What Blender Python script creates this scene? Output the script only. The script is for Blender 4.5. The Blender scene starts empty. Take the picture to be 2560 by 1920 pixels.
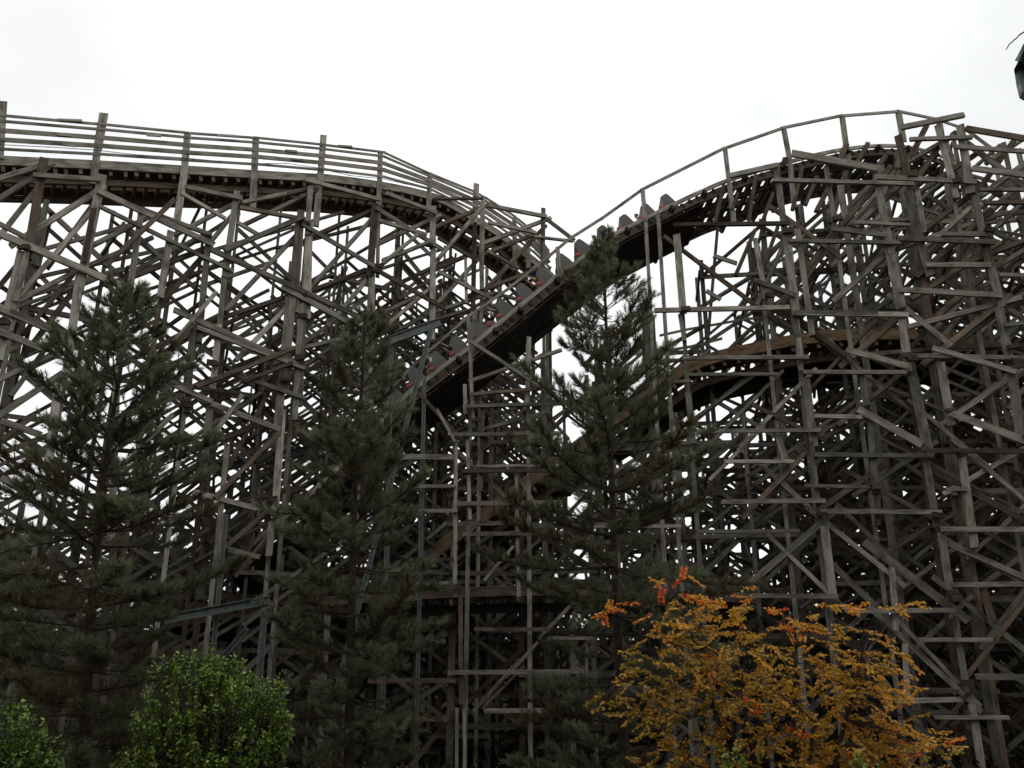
import bpy, math, random
import numpy as np
from mathutils import Vector as V, Matrix
R = math.radians
rnd = random.Random(7)
sc = bpy.context.scene
col = sc.collection

# ------------------------------------------------------------------ camera
F = 2009.0                      # focal length in photograph pixels (2560 wide)
PITCH = R(17.5)
EYE = V((0, 0, 1.6))
cam = bpy.data.objects.new('camera', bpy.data.cameras.new('camera'))
col.objects.link(cam)
cam.location = EYE
cam.rotation_euler = (R(90) + PITCH, 0, 0)
cam.data.sensor_width = 36
cam.data.lens = 36 * F / 2560
cam.data.clip_start = 0.05
cam.data.clip_end = 4000
sc.camera = cam

# ------------------------------------------------------------------ sky and sun (overcast)
SUN_EL, SUN_AZ = R(52), R(-35)
world = bpy.data.worlds.new('World'); sc.world = world
world.use_nodes = True
wt = world.node_tree; wt.nodes.clear()
def wn(t, **k):
    n = wt.nodes.new(t)
    for a, b in k.items(): setattr(n, a, b)
    return n
w_out = wn('ShaderNodeOutputWorld'); w_bg = wn('ShaderNodeBackground')
w_sky = wn('ShaderNodeTexSky', sky_type='NISHITA', sun_disc=False)
w_sky.sun_elevation = SUN_EL; w_sky.sun_rotation = SUN_AZ
w_tc = wn('ShaderNodeTexCoord'); w_map = wn('ShaderNodeMapping')
w_map.inputs['Scale'].default_value = (1.0, 1.0, 2.2)
w_map.inputs['Location'].default_value = (0.35, 0.2, 0.1)
w_noise = wn('ShaderNodeTexNoise'); w_noise.inputs['Scale'].default_value = 1.6
w_noise.inputs['Detail'].default_value = 5; w_noise.inputs['Roughness'].default_value = 0.5
w_sep = wn('ShaderNodeSeparateXYZ')
w_grad = wn('ShaderNodeMapRange'); w_grad.inputs[1].default_value = -0.02; w_grad.inputs[2].default_value = 0.9
w_grad.inputs[3].default_value = 10.2; w_grad.inputs[4].default_value = 12.8
w_cl = wn('ShaderNodeMapRange'); w_cl.inputs[1].default_value = 0.3; w_cl.inputs[2].default_value = 0.62
w_cl.inputs[3].default_value = 0.82; w_cl.inputs[4].default_value = 1.12
w_mul = wn('ShaderNodeMath', operation='MULTIPLY')
w_comb = wn('ShaderNodeCombineColor')
w_mix = wn('ShaderNodeMix', data_type='RGBA'); w_mix.inputs[0].default_value = 0.95
lk = wt.links.new
lk(w_tc.outputs['Generated'], w_map.inputs[0]); lk(w_map.outputs[0], w_noise.inputs['Vector'])
lk(w_tc.outputs['Generated'], w_sep.inputs[0]); lk(w_sep.outputs[2], w_grad.inputs[0])
lk(w_noise.outputs['Fac'], w_cl.inputs[0])
w_dir = wn('ShaderNodeMapRange'); w_dir.inputs[1].default_value = -0.55; w_dir.inputs[2].default_value = 0.35
w_dir.inputs[3].default_value = 0.85; w_dir.inputs[4].default_value = 1.0
w_mul0 = wn('ShaderNodeMath', operation='MULTIPLY')
lk(w_sep.outputs[1], w_dir.inputs[0]); w_side = wn('ShaderNodeMapRange'); w_side.inputs[1].default_value = -0.62; w_side.inputs[2].default_value = -0.12
w_side.inputs[3].default_value = 0.80; w_side.inputs[4].default_value = 1.0
w_mul1 = wn('ShaderNodeMath', operation='MULTIPLY')
lk(w_sep.outputs[0], w_side.inputs[0]); lk(w_grad.outputs[0], w_mul1.inputs[0]); lk(w_side.outputs[0], w_mul1.inputs[1])
lk(w_mul1.outputs[0], w_mul0.inputs[0]); lk(w_dir.outputs[0], w_mul0.inputs[1])
lk(w_mul0.outputs[0], w_mul.inputs[0]); lk(w_cl.outputs[0], w_mul.inputs[1])
w_r = wn('ShaderNodeMath', operation='MULTIPLY'); w_r.inputs[1].default_value = 0.985
w_b = wn('ShaderNodeMath', operation='MULTIPLY'); w_b.inputs[1].default_value = 1.0
lk(w_mul.outputs[0], w_r.inputs[0]); lk(w_mul.outputs[0], w_b.inputs[0])
lk(w_r.outputs[0], w_comb.inputs[0]); lk(w_mul.outputs[0], w_comb.inputs[1]); lk(w_b.outputs[0], w_comb.inputs[2])
lk(w_sky.outputs[0], w_mix.inputs[6]); lk(w_comb.outputs[0], w_mix.inputs[7])
lk(w_mix.outputs[2], w_bg.inputs[0]); w_bg.inputs[1].default_value = 0.1
lk(w_bg.outputs[0], w_out.inputs[0])

sun = bpy.data.objects.new('sun', bpy.data.lights.new('sun', 'SUN'))
col.objects.link(sun)
sun.data.energy = 0.5; sun.data.angle = R(35); sun.data.color = (1, 0.97, 0.93)
sun.rotation_euler = (R(90) - SUN_EL, 0, math.pi - SUN_AZ) if False else (R(38), 0, R(145))
sc.view_settings.view_transform = 'Standard'; sc.view_settings.look = 'None'
sc.view_settings.exposure = 0; sc.view_settings.gamma = 1

# ------------------------------------------------------------------ pixel -> world
CT, ST = math.cos(PITCH), math.sin(PITCH)
ZO = {1: (0, 200), 2: (700, 280), 3: (1660, 200), 4: (1660, 745), 5: (0, 745), 6: (800, 745), 7: (0, 1245),
      8: (800, 1245), 9: (1660, 1245), 'A': (1250, 400), 'B': (940, 640), 0: (0, 0)}
ZK = {k: 2212 / 900 for k in range(1, 10)}
ZK['A'] = ZK['B'] = 2212 / 550; ZK[0] = 2212 / 2560
def src(k, x, y):
    return ZO[k][0] + x / ZK[k], ZO[k][1] + y / ZK[k]
def ray(px, py):
    u = (px - 1280) / F; v = (960 - py) / F
    return V((u, CT - v * ST, ST + v * CT))
def at(px, py, Y):
    d = ray(px, py)
    return EYE + d * (Y / d.y)
def interp(tab):
    xs = sorted(tab); ys = [tab[x] for x in xs]
    def f(x):
        if x <= xs[0]:
            return ys[0] + (x - xs[0]) * (ys[1] - ys[0]) / (xs[1] - xs[0])
        for i in range(len(xs) - 1):
            if x <= xs[i + 1]: break
        return ys[i] + (x - xs[i]) * (ys[i + 1] - ys[i]) / (xs[i + 1] - xs[i])
    return f
def gz(y):
    t = min(1, max(0, (y - 3.5) / 10.0)); return -2.9 * t * t * (3 - 2 * t)
L0 = interp({0: 21.5, 500: 24.5, 1000: 28.5, 1450: 33})
LA = lambda px: L0(px) + 2.0
LB = interp({400: 27.2, 900: 27.6, 1700: 28.2, 2000: 28.8, 2300: 31, 2560: 35})
R0 = interp({1500: 26.2, 2100: 25.2, 2560: 24.2})
LC = interp({900: 31, 1500: 30.5, 1750: 29.6, 2100: 28.8, 2600: 30.5})
T0 = interp({700: 26.0, 1700: 26.0})
LE = interp({300: 29, 1000: 27.8, 1700: 27.8})

# ------------------------------------------------------------------ materials
def new_mat(name):
    m = bpy.data.materials.new(name); m.use_nodes = True
    nt = m.node_tree
    b = nt.nodes['Principled BSDF']
    return m, nt, b
def ramp(nt, stops):
    r = nt.nodes.new('ShaderNodeValToRGB')
    e = r.color_ramp.elements
    while len(e) < len(stops): e.new(0.5)
    for i, (p, c) in enumerate(stops):
        e[i].position = p; e[i].color = (*c, 1)
    return r
def wood_mat(name, cols, moss=0.5, mosscol=(0.16, 0.19, 0.12)):
    m, nt, b = new_mat(name); L = nt.links.new
    a = nt.nodes.new('ShaderNodeAttribute'); a.attribute_name = 'grain'
    t = nt.nodes.new('ShaderNodeAttribute'); t.attribute_name = 'tone'
    mp = nt.nodes.new('ShaderNodeMapping'); mp.inputs['Scale'].default_value = (0.9, 26, 26)
    L(a.outputs['Vector'], mp.inputs[0])
    n1 = nt.nodes.new('ShaderNodeTexNoise'); n1.inputs['Scale'].default_value = 1.5; n1.inputs['Detail'].default_value = 6
    n1.inputs['Roughness'].default_value = 0.65
    L(mp.outputs[0], n1.inputs['Vector'])
    r1 = ramp(nt, [(0.28, cols[0]), (0.5, cols[1]), (0.72, cols[2])])
    L(n1.outputs['Fac'], r1.inputs[0])
    # damp / algae patches
    mp2 = nt.nodes.new('ShaderNodeMapping'); mp2.inputs['Scale'].default_value = (0.55, 3, 3)
    L(a.outputs['Vector'], mp2.inputs[0])
    n2 = nt.nodes.new('ShaderNodeTexNoise'); n2.inputs['Scale'].default_value = 1.0; n2.inputs['Detail'].default_value = 4
    L(mp2.outputs[0], n2.inputs['Vector'])
    r2 = ramp(nt, [(0.48, (0, 0, 0)), (0.68, (moss, moss, moss))])
    L(n2.outputs['Fac'], r2.inputs[0])
    mx = nt.nodes.new('ShaderNodeMix'); mx.data_type = 'RGBA'
    L(r2.outputs[0], mx.inputs[0]); L(r1.outputs[0], mx.inputs[6]); mx.inputs[7].default_value = (*mosscol, 1)
    # stains
    n3 = nt.nodes.new('ShaderNodeTexNoise'); n3.inputs['Scale'].default_value = 2.3; n3.inputs['Detail'].default_value = 5
    mp3 = nt.nodes.new('ShaderNodeMapping'); mp3.inputs['Scale'].default_value = (0.8, 2, 2); mp3.inputs['Location'].default_value = (7, 3, 1)
    L(a.outputs['Vector'], mp3.inputs[0]); L(mp3.outputs[0], n3.inputs['Vector'])
    r3 = ramp(nt, [(0.32, (0.45, 0.43, 0.42)), (0.55, (1, 1, 1))])
    L(n3.outputs['Fac'], r3.inputs[0])
    m3 = nt.nodes.new('ShaderNodeMix'); m3.data_type = 'RGBA'; m3.blend_type = 'MULTIPLY'; m3.inputs[0].default_value = 1
    L(mx.outputs[2], m3.inputs[6]); L(r3.outputs[0], m3.inputs[7])
    m4 = nt.nodes.new('ShaderNodeMix'); m4.data_type = 'RGBA'; m4.blend_type = 'MULTIPLY'; m4.inputs[0].default_value = 1
    L(m3.outputs[2], m4.inputs[6]); L(t.outputs['Color'], m4.inputs[7])
    L(m4.outputs[2], b.inputs['Base Color'])
    b.inputs['Roughness'].default_value = 0.85; b.inputs['Specular IOR Level'].default_value = 0.25
    bp = nt.nodes.new('ShaderNodeBump'); bp.inputs['Strength'].default_value = 0.4; bp.inputs['Distance'].default_value = 0.01
    L(n1.outputs['Fac'], bp.inputs['Height']); L(bp.outputs[0], b.inputs['Normal'])
    return m
M_WOOD = wood_mat('weathered_timber', [(0.135, 0.113, 0.09), (0.315, 0.283, 0.238), (0.52, 0.475, 0.41)], moss=.4)
M_BROWN = wood_mat('brown_timber', [(0.085, 0.05, 0.03), (0.19, 0.115, 0.065), (0.32, 0.21, 0.12)], moss=0.15)
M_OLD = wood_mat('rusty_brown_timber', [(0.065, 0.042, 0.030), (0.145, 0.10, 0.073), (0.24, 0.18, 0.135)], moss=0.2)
M_DARK = wood_mat('underside_shade_timber', [(0.014, 0.010, 0.008), (0.032, 0.022, 0.017), (0.065, 0.045, 0.034)], moss=0.1)  # near-black colour stands in for the deep shade under the tracks
def plain(name, c, rough=0.6, metal=0.0, var=0.25, scale=6.0, bump=0.0):
    m, nt, b = new_mat(name); L = nt.links.new
    tc = nt.nodes.new('ShaderNodeTexCoord')
    n = nt.nodes.new('ShaderNodeTexNoise'); n.inputs['Scale'].default_value = scale; n.inputs['Detail'].default_value = 5
    L(tc.outputs['Object'], n.inputs['Vector'])
    lo = tuple(x * (1 - var) for x in c); hi = tuple(min(1, x * (1 + var)) for x in c)
    r = ramp(nt, [(0.3, lo), (0.7, hi)])
    L(n.outputs['Fac'], r.inputs[0]); L(r.outputs[0], b.inputs['Base Color'])
    b.inputs['Roughness'].default_value = rough; b.inputs['Metallic'].default_value = metal
    if bump:
        bp = nt.nodes.new('ShaderNodeBump'); bp.inputs['Strength'].default_value = bump; bp.inputs['Distance'].default_value = 0.05
        L(n.outputs['Fac'], bp.inputs['Height']); L(bp.outputs[0], b.inputs['Normal'])
    return m
M_STEEL = plain('grey_green_painted_steel', (0.13, 0.155, 0.145), 0.5, 0.0, 0.3)
M_DSTEEL = plain('dark_blue_grey_steel', (0.07, 0.08, 0.095), 0.5, 0.0, 0.3)
M_RAILSTEEL = plain('running_steel', (0.35, 0.34, 0.33), 0.35, 0.8, 0.2)
M_CAR = plain('grey_car_paint', (0.078, 0.068, 0.058), 0.45, 0.0, 0.2)
M_CARD = plain('dark_car_iron', (0.05, 0.045, 0.045), 0.5, 0.3, 0.2)
M_RED = plain('red_padding', (0.38, 0.04, 0.025), 0.5, 0.0, 0.15)
M_SKIN = plain('skin', (0.45, 0.28, 0.2), 0.5, 0.0, 0.1)
M_HAIR = plain('dark_hair', (0.035, 0.02, 0.013), 0.5, 0.0, 0.3)
M_BARK = plain('pine_bark', (0.055, 0.036, 0.026), 0.9, 0.0, 0.5, 9, 0.6)
M_TWIG = plain('twig_bark', (0.05, 0.035, 0.027), 0.9, 0.0, 0.4, 12, 0.3)
def leaf_mat(name, stops, transl=0.3, rough=0.55):
    m, nt, b = new_mat(name); L = nt.links.new
    a = nt.nodes.new('ShaderNodeAttribute'); a.attribute_name = 'hue'
    r = ramp(nt, stops); L(a.outputs['Fac'], r.inputs[0])
    L(r.outputs[0], b.inputs['Base Color']); b.inputs['Roughness'].default_value = rough
    b.inputs['Specular IOR Level'].default_value = 0.3
    t = nt.nodes.new('ShaderNodeBsdfTranslucent'); L(r.outputs[0], t.inputs[0])
    mx = nt.nodes.new('ShaderNodeMixShader'); mx.inputs[0].default_value = transl
    L(b.outputs[0], mx.inputs[1]); L(t.outputs[0], mx.inputs[2])
    L(mx.outputs[0], nt.nodes['Material Output'].inputs[0])
    return m
M_NEEDLE = leaf_mat('pine_needles', [(0, (0.20, 0.11, 0.05)), (0.2, (0.17, 0.125, 0.065)), (0.36, (0.14, 0.14, 0.078)), (0.65, (0.17, 0.19, 0.11)), (1, (0.27, 0.29, 0.16))], 0.3)
M_AUTUMN = leaf_mat('autumn_leaves', [(0, (0.24, 0.17, 0.03)), (0.12, (0.50, 0.30, 0.04)), (0.32, (0.76, 0.41, 0.05)), (0.6, (0.80, 0.33, 0.04)), (0.82, (0.80, 0.22, 0.03)), (1, (0.76, 0.09, 0.02))], 0.42)
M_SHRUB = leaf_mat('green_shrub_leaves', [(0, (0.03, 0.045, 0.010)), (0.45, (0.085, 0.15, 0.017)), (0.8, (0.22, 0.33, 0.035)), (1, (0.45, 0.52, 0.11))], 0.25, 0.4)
M_UNDER = leaf_mat('undergrowth_leaves', [(0, (0.02, 0.014, 0.008)), (0.5, (0.035, 0.028, 0.014)), (0.85, (0.04, 0.05, 0.018)), (1, (0.14, 0.075, 0.02))], 0.15)
M_FAR = leaf_mat('far_foliage', [(0, (0.03, 0.028, 0.014)), (0.5, (0.07, 0.068, 0.028)), (0.8, (0.12, 0.11, 0.035)), (1, (0.22, 0.17, 0.05))], 0.2)
M_IVY = leaf_mat('dark_green_leaf', [(0, (0.02, 0.05, 0.03)), (0.6, (0.045, 0.10, 0.06)), (1, (0.16, 0.17, 0.14))], 0.1, 0.4)
M_GROUND = plain('leaf_litter', (0.018, 0.012, 0.008), 1.0, 0.0, 0.6, 1.3, 0.8)
M_GROUND.node_tree.nodes['Principled BSDF'].inputs['Specular IOR Level'].default_value = 0.05

# ------------------------------------------------------------------ objects
def tag(o, label=None, cat=None, group=None, kind=None):
    if label: o['label'] = label
    if cat: o['category'] = cat
    if group: o['group'] = group
    if kind: o['kind'] = kind
    return o
def empty(name, loc, label, cat, group=None, rz=0.0):
    o = bpy.data.objects.new(name, None); col.objects.link(o)
    o.location = loc; o.rotation_euler = (0, 0, rz); o.empty_display_size = 0.2
    return tag(o, label, cat, group)
class MB:
    """collects geometry (world coordinates) for ONE mesh object"""
    def __init__(s): s.v = []; s.f = []; s.g = []; s.t = []; s.h = []
    def beam(s, p, q, n, w, d, tone=1.0, off=0.0):
        a = q - p; ln = a.length
        if ln < 1e-4: return
        a /= ln
        sd = n.cross(a)
        if sd.length < 1e-3: sd = V((1, 0, 0)).cross(a)
        sd.normalize(); nn = a.cross(sd); nn.normalize()
        if nn.dot(n) < 0: nn = -nn
        b = len(s.v); rx = rnd.uniform(0, 90); ry = rnd.uniform(0, 9)
        c = nn * off
        for x, e in ((0, p), (ln, q)):
            sk = rnd.uniform(-.12, .12) * w
            for u in (-w / 2, w / 2):
                for k in (-d / 2, d / 2):
                    s.v.append(e + c + sd * u + nn * k + a * (sk if u > 0 else -sk))
                    s.g.append((x + rx, u + ry, k + ry)); s.t.append(tone)
        s.f += [(b, b + 1, b + 3, b + 2), (b + 4, b + 6, b + 7, b + 5), (b, b + 4, b + 5, b + 1), (b + 2, b + 3, b + 7, b + 6),
                (b, b + 2, b + 6, b + 4), (b + 1, b + 5, b + 7, b + 3)]
    def strip(s, pts, ups, outs, w, d, tone=1.0):
        """rectangular section swept along pts; w along ups, d along outs"""
        b = len(s.v); rx = rnd.uniform(0, 90); x = rx
        for i, p in enumerate(pts):
            if i: x += (p - pts[i - 1]).length
            for u, k in ((-1, -1), (1, -1), (1, 1), (-1, 1)):
                s.v.append(p + ups[i] * (u * w / 2) + outs[i] * (k * d / 2))
                s.g.append((x, u * w / 2 + rx, k * d / 2)); s.t.append(tone)
        n = len(pts)
        for i in range(n - 1):
            for k in range(4):
                a0 = b + i * 4 + k; a1 = b + i * 4 + (k + 1) % 4
                s.f.append((a0, a1, a1 + 4, a0 + 4))
        s.f += [(b + 3, b + 2, b + 1, b), (b + n * 4 - 4, b + n * 4 - 3, b + n * 4 - 2, b + n * 4 - 1)]
    def tube(s, pts, rad, k=8, tone=1.0):
        b = len(s.v)
        for i, p in enumerate(pts):
            a = (pts[min(i + 1, len(pts) - 1)] - pts[max(i - 1, 0)]).normalized()
            x = a.orthogonal().normalized() if abs(a.z) < .9 else V((1, 0, 0)).cross(a).normalized()
            y = a.cross(x)
            r = rad[i]
            for j in range(k):
                t = 2 * math.pi * j / k
                s.v.append(p + x * (r * math.cos(t)) + y * (r * math.sin(t)))
                s.g.append((i, j, 0)); s.t.append(tone)
        for i in range(len(pts) - 1):
            for j in range(k):
                a0 = b + i * k + j; a1 = b + i * k + (j + 1) % k
                s.f.append((a0, a1, a1 + k, a0 + k))
        s.f.append(tuple(range(b + k - 1, b - 1, -1))); m = b + (len(pts) - 1) * k
        s.f.append(tuple(range(m, m + k)))
    def poly(s, pts, hue):
        b = len(s.v)
        s.v += pts; s.f.append(tuple(range(b, b + len(pts)))); s.h += [hue] * len(pts)
    def build(s, name, mat, parent=None, origin=None, smooth=False, kind=None):
        if not s.v: return None
        if origin is None:
            origin = parent.matrix_basis.translation.copy() if parent is not None and parent.parent is None else V((0, 0, 0))
        me = bpy.data.meshes.new(name)
        me.from_pydata([tuple(v - origin) for v in s.v], [], s.f)
        nv = len(s.v)
        if len(s.g) == nv:
            at_ = me.attributes.new('grain', 'FLOAT_VECTOR', 'POINT')
            at_.data.foreach_set('vector', np.array(s.g, dtype=np.float32).ravel())
            at_ = me.attributes.new('tone', 'FLOAT', 'POINT')
            at_.data.foreach_set('value', np.array(s.t, dtype=np.float32))
        if len(s.h) == nv:
            at_ = me.attributes.new('hue', 'FLOAT', 'POINT')
            at_.data.foreach_set('value', np.array(s.h, dtype=np.float32))
        me.materials.append(mat)
        if smooth: me.polygons.foreach_set('use_smooth', [True] * len(me.polygons))
        me.update()
        o = bpy.data.objects.new(name, me); col.objects.link(o)
        if parent is not None:
            o.parent = parent
        else:
            o.location = origin
        if kind: o['kind'] = kind
        return o

def facing(p):
    d = V((EYE.x - p.x, EYE.y - p.y, 0)); return d.normalized()

class Trestle:
    """a timber support structure; every member is its own part up to 98 per kind"""
    def __init__(s, name, loc, label, group=None):
        s.root = empty(name, loc, label, 'trestle', group); s.m = []
    def add(s, kind, p, q, w, d, off=0.0, tone=None, mat=None, n=None, rank=1.0):
        if tone is None: tone = rnd.choice((1, 1, .85, .7, .9, 1.2, 1.45, .55)) * rnd.uniform(.85, 1.15)
        if n is None: n = facing((p + q) / 2)
        if mat is None and rnd.random() < (.36 if kind == 'brace' else .15): mat = M_OLD
        s.m.append((w * (q - p).length * rank, kind, p, q, n, w, d, tone, off + rnd.uniform(-.012, .012), mat or M_WOOD))
    def ground_posts(s):
        tops = []
        for t in sorted((t for t in s.m if t[1] == 'post'), key=lambda t: -max(t[2].z, t[3].z)):
            top = t[2] if t[2].z > t[3].z else t[3]; bot = t[3] if t[2].z > t[3].z else t[2]
            x = V(((top.x + bot.x) / 2, (top.y + bot.y) / 2, 0))
            if any((x - y_).length < .75 for y_ in tops): continue
            tops.append(x)
            s.add('post', V((x.x, x.y, gz(x.y) - .1)), V((x.x, x.y, top.z - .2)), .14, .14, -.22)
        for t in [t for t in s.m if t[1] == 'post' and t[0] > .9 and rnd.random() < .45]:
            bot = t[3] if t[2].z > t[3].z else t[2]
            for k in range(rnd.choice((1, 2))):
                e = V((rnd.uniform(-.1, .1), 0, rnd.uniform(.0, .5)))
                s.add('cleat', bot + e - V((.16, 0, 0)), bot + e + V((.16, 0, rnd.uniform(-.06, .06))), rnd.uniform(.1, .2), .14, .24, .55, M_OLD)
    def done(s, cap=98, rest='lattice'):
        s.m.sort(key=lambda t: -t[0])
        cnt = {}; left = {}
        for sz, kind, p, q, n, w, d, tone, off, mat in s.m:
            cnt[kind] = cnt.get(kind, 0) + 1
            if cnt[kind] <= cap:
                b = MB(); b.beam(p, q, n, w, d, tone, off); b.build(kind, mat, s.root)
            else:
                left.setdefault(mat.name, (mat, MB()))[1].beam(p, q, n, w, d, tone, off)
        for mat, b in left.values(): b.build(rest, mat, s.root, kind='stuff')

def base_of(px, layer):
    Y = layer(px); p = at(px, 1595, Y); return V((p.x, p.y, gz(p.y)))

def trace(tr, layer, k, rows, kind, depth, off, dy=0.0, mat=None, tone=None):
    """members read off one view of the photograph, on the structure's own face"""
    for x1, y1, x2, y2, w in rows:
        a = src(k, x1, y1); b = src(k, x2, y2)
        p = at(*a, layer(a[0]) + dy); q = at(*b, layer(b[0]) + dy)
        dist = ((p + q) / 2 - EYE).length
        ww = max(.07, w / ZK[k] / F * dist * (.76 if kind == 'post' else .62 if kind == 'brace' and layer is R0 else .66))
        o = off if not callable(off) else off()
        if kind == 'brace' and (layer is R0 or rnd.random() < .5): o = rnd.choice((-.2, -.36)) + rnd.uniform(-.02, .02)
        a_ = (q - p); L_ = a_.length; a_ = a_ / L_
        if kind == 'post':                       # stacked posts lap past each other
            top, bot = (p, q) if p.z > q.z else (q, p)
            bot -= (top - bot).normalized() * min(.9, L_ * .3)
            o += rnd.choice((0, .03, -.05))
        elif kind == 'brace' and o < 0:          # lapped behind the posts
            e_ = (.08 if min(a[1], b[1]) < 350 else .75) if layer is R0 else .4
            p -= a_ * e_; q += a_ * e_
        tr.add(kind, p, q, ww, depth, o, tone, mat, rank=2.5)

G_T = 'timber trestles of the wooden roller coaster'
# ================================================================== setting: ground
g = MB()
N = 60
xs = [math.copysign((abs(i - N / 2) / (N / 2)) ** 2.2 * 1500, i - N / 2) for i in range(N + 1)]
for j in range(N + 1):
    for i in range(N + 1):
        x, y = xs[i], xs[j] + 15
        z = 0.0
        d = math.hypot(x, y - 10)
        z += 0.16 * math.sin(x * .45 + 1) * math.cos(y * .37) if 2 < d < 120 else 0
        g.v.append(V((x, y, z - .05 + gz(y))))
for j in range(N):
    for i in range(N):
        a = j * (N + 1) + i
        g.f.append((a, a + 1, a + N + 2, a + N + 1))
tag(g.build('ground', M_GROUND, smooth=True), kind='structure')

# ================================================================== left trestle, nearest face
front_l = Trestle('timber_trestle', base_of(500, L0),
                  'grey weathered timber trestle face under the high railed track, behind the two left pines', G_T)
POST = .2
posts1 = [(270, 490, 190, 960, 55), (145, 1060, 60, 1430, 80), (45, 1450, 0, 1659, 60), (628, 590, 515, 1150, 58), (490, 1190, 428, 1659, 55),
          (1455, 690, 1398, 1090, 46), (1390, 1090, 1335, 1659, 40), (1850, 810, 1818, 1290, 55), (1900, 870, 1888, 1330, 58), (1803, 1320, 1770, 1659, 50),
          (1868, 1330, 1840, 1659, 42), (870, 790, 815, 1180, 42), (1285, 940, 1235, 1460, 46), (1050, 930, 1000, 1240, 50)]
trace(front_l, L0, 1, posts1, 'post', POST, 0)
# heavier doubling planks on the posts
trace(front_l, L0, 1, [(572, 810, 515, 1140, 40), (165, 1060, 90, 1380, 40), (1825, 900, 1800, 1270, 30)], 'splice_plank', .08, .2)
trace(front_l, L0, 5, [(1185, 170, 1158, 580, 45), (1780, 0, 1715, 700, 62), (1850, 40, 1820, 600, 42), (1345, 170, 1315, 470, 45), (1735, 690, 1700, 1180, 55),
                       (1290, 660, 1262, 950, 55), (1670, 1380, 1655, 1540, 50), (1395, 900, 1340, 1480, 40), (720, 420, 690, 1300, 50), (360, 520, 310, 900, 55)], 'post', POST, 0)
trace(front_l, L0, 2, [(187, 460, 172, 690, 40), (127, 610, 95, 1060, 52), (172, 860, 158, 1100, 58), (75, 1120, 42, 1460, 55), (150, 1130, 128, 1659, 40),
                       (585, 570, 560, 910, 55), (606, 610, 600, 920, 30), (565, 960, 553, 1659, 52), (942, 580, 937, 775, 48), (942, 770, 936, 1310, 46),
                       (1247, 525, 1240, 850, 38), (1237, 845, 1240, 1035, 36), (1197, 680, 1188, 1112, 38), (1618, 598, 1612, 1055, 36), (1140, 890, 1144, 1112, 24),
                       (45, 1450, 30, 1659, 75)], 'post', POST, 0)
chord = lambda: .17 + rnd.uniform(-.01, .02)
brace = lambda: rnd.choice((-.2, -.2, .31)) + rnd.uniform(-.02, .02)
trace(front_l, L0, 1, [(198, 602, 612, 630, 36), (600, 695, 1310, 1025, 46), (860, 805, 1295, 965, 36), (-60, 935, 760, 1285, 55), (-60, 870, 150, 978, 32), (1285, 1050, 2212, 1470, 44),
                       (-40, 1395, 410, 1585, 58), (-40, 1545, 260, 1665, 50), (1130, 672, 1480, 742, 36), (1465, 797, 1865, 870, 34), (1108, 708, 1380, 865, 28),
                       (1450, 885, 1575, 958, 30), (615, 795, 1430, 1190, 30)], 'ledger', .12, chord)
trace(front_l, L0, 2, [(150, 430, 605, 552, 34), (640, 510, 950, 632, 34), (600, 680, 890, 765, 30), (580, 598, 985, 852, 36), (130, 700, 592, 972, 36), (580, 975, 1005, 1215, 36),
                       (960, 985, 1290, 1155, 32), (0, 1080, 455, 1322, 46), (960, 780, 1175, 905, 28), (1260, 860, 1450, 965, 26), (1270, 588, 1625, 655, 34), (1270, 690, 1560, 752, 28),
                       (1630, 665, 1800, 795, 30), (1550, 778, 1790, 805, 22), (930, 552, 1235, 547, 20)], 'ledger', .12, chord)
trace(front_l, L0, 5, [(1060, 80, 1810, 415, 46), (1200, 190, 1860, 440, 34), (1290, 655, 1710, 812, 46), (1060, 540, 1295, 645, 42), (1420, 470, 1865, 622, 36), (1180, 1195, 1595, 1302, 42),
                       (0, 760, 250, 850, 48), (0, 215, 260, 320, 42), (1390, 1545, 1580, 1592, 40), (0, 1110, 140, 1160, 45), (60, 90, 420, 240, 40)], 'ledger', .12, chord)
trace(front_l, L0, 1, [(-60, 605, 262, 510, 38), (-60, 740, 252, 540, 36), (-30, 975, 232, 640, 36), (138, 945, 602, 655, 42), (338, 1065, 562, 760, 40), (-20, 1275, 100, 1130, 34),
                       (160, 1265, 560, 800, 34), (55, 1375, 485, 1155, 36), (590, 992, 872, 850, 36), (200, 1615, 475, 1255, 42), (195, 1490, 405, 1240, 32), (640, 1175, 1065, 765, 34),
                       (785, 1205, 1245, 1030, 44), (1140, 892, 1435, 738, 34), (960, 1385, 1252, 1055, 42), (1290, 975, 1430, 800, 34), (1368, 1078, 1852, 868, 40), (1430, 1355, 1822, 940, 36),
                       (1560, 722, 1895, 655, 30), (1560, 832, 1905, 668, 30), (1935, 935, 2212, 815, 32), (1850, 1312, 2212, 1155, 34), (1250, 1475, 1835, 1285, 36), (1500, 1659, 1785, 1365, 40),
                       (1060, 1640, 1320, 1330, 32), (560, 1120, 880, 980, 32)], 'brace', .14, brace)
trace(front_l, L0, 2, [(0, 500, 185, 458, 30), (0, 572, 187, 478, 30), (215, 742, 592, 578, 32), (205, 1045, 562, 645, 34), (625, 772, 962, 618, 32), (615, 942, 905, 828, 30), (620, 962, 835, 785, 26),
                       (138, 1102, 562, 948, 34), (335, 1255, 545, 1005, 36), (955, 692, 1272, 558, 32), (965, 935, 1235, 615, 32), (975, 942, 1262, 818, 34), (955, 1175, 1225, 885, 32),
                       (1225, 802, 1635, 648, 34), (1245, 862, 1535, 748, 30), (1275, 1055, 1615, 695, 34), (1215, 1085, 1565, 948, 32), (600, 1225, 935, 1068, 30), (955, 1215, 1265, 1108, 30),
                       (640, 1312, 915, 1080, 30), (965, 1262, 1115, 1215, 26), (90, 1450, 590, 1330, 36)], 'brace', .14, brace)
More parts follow.
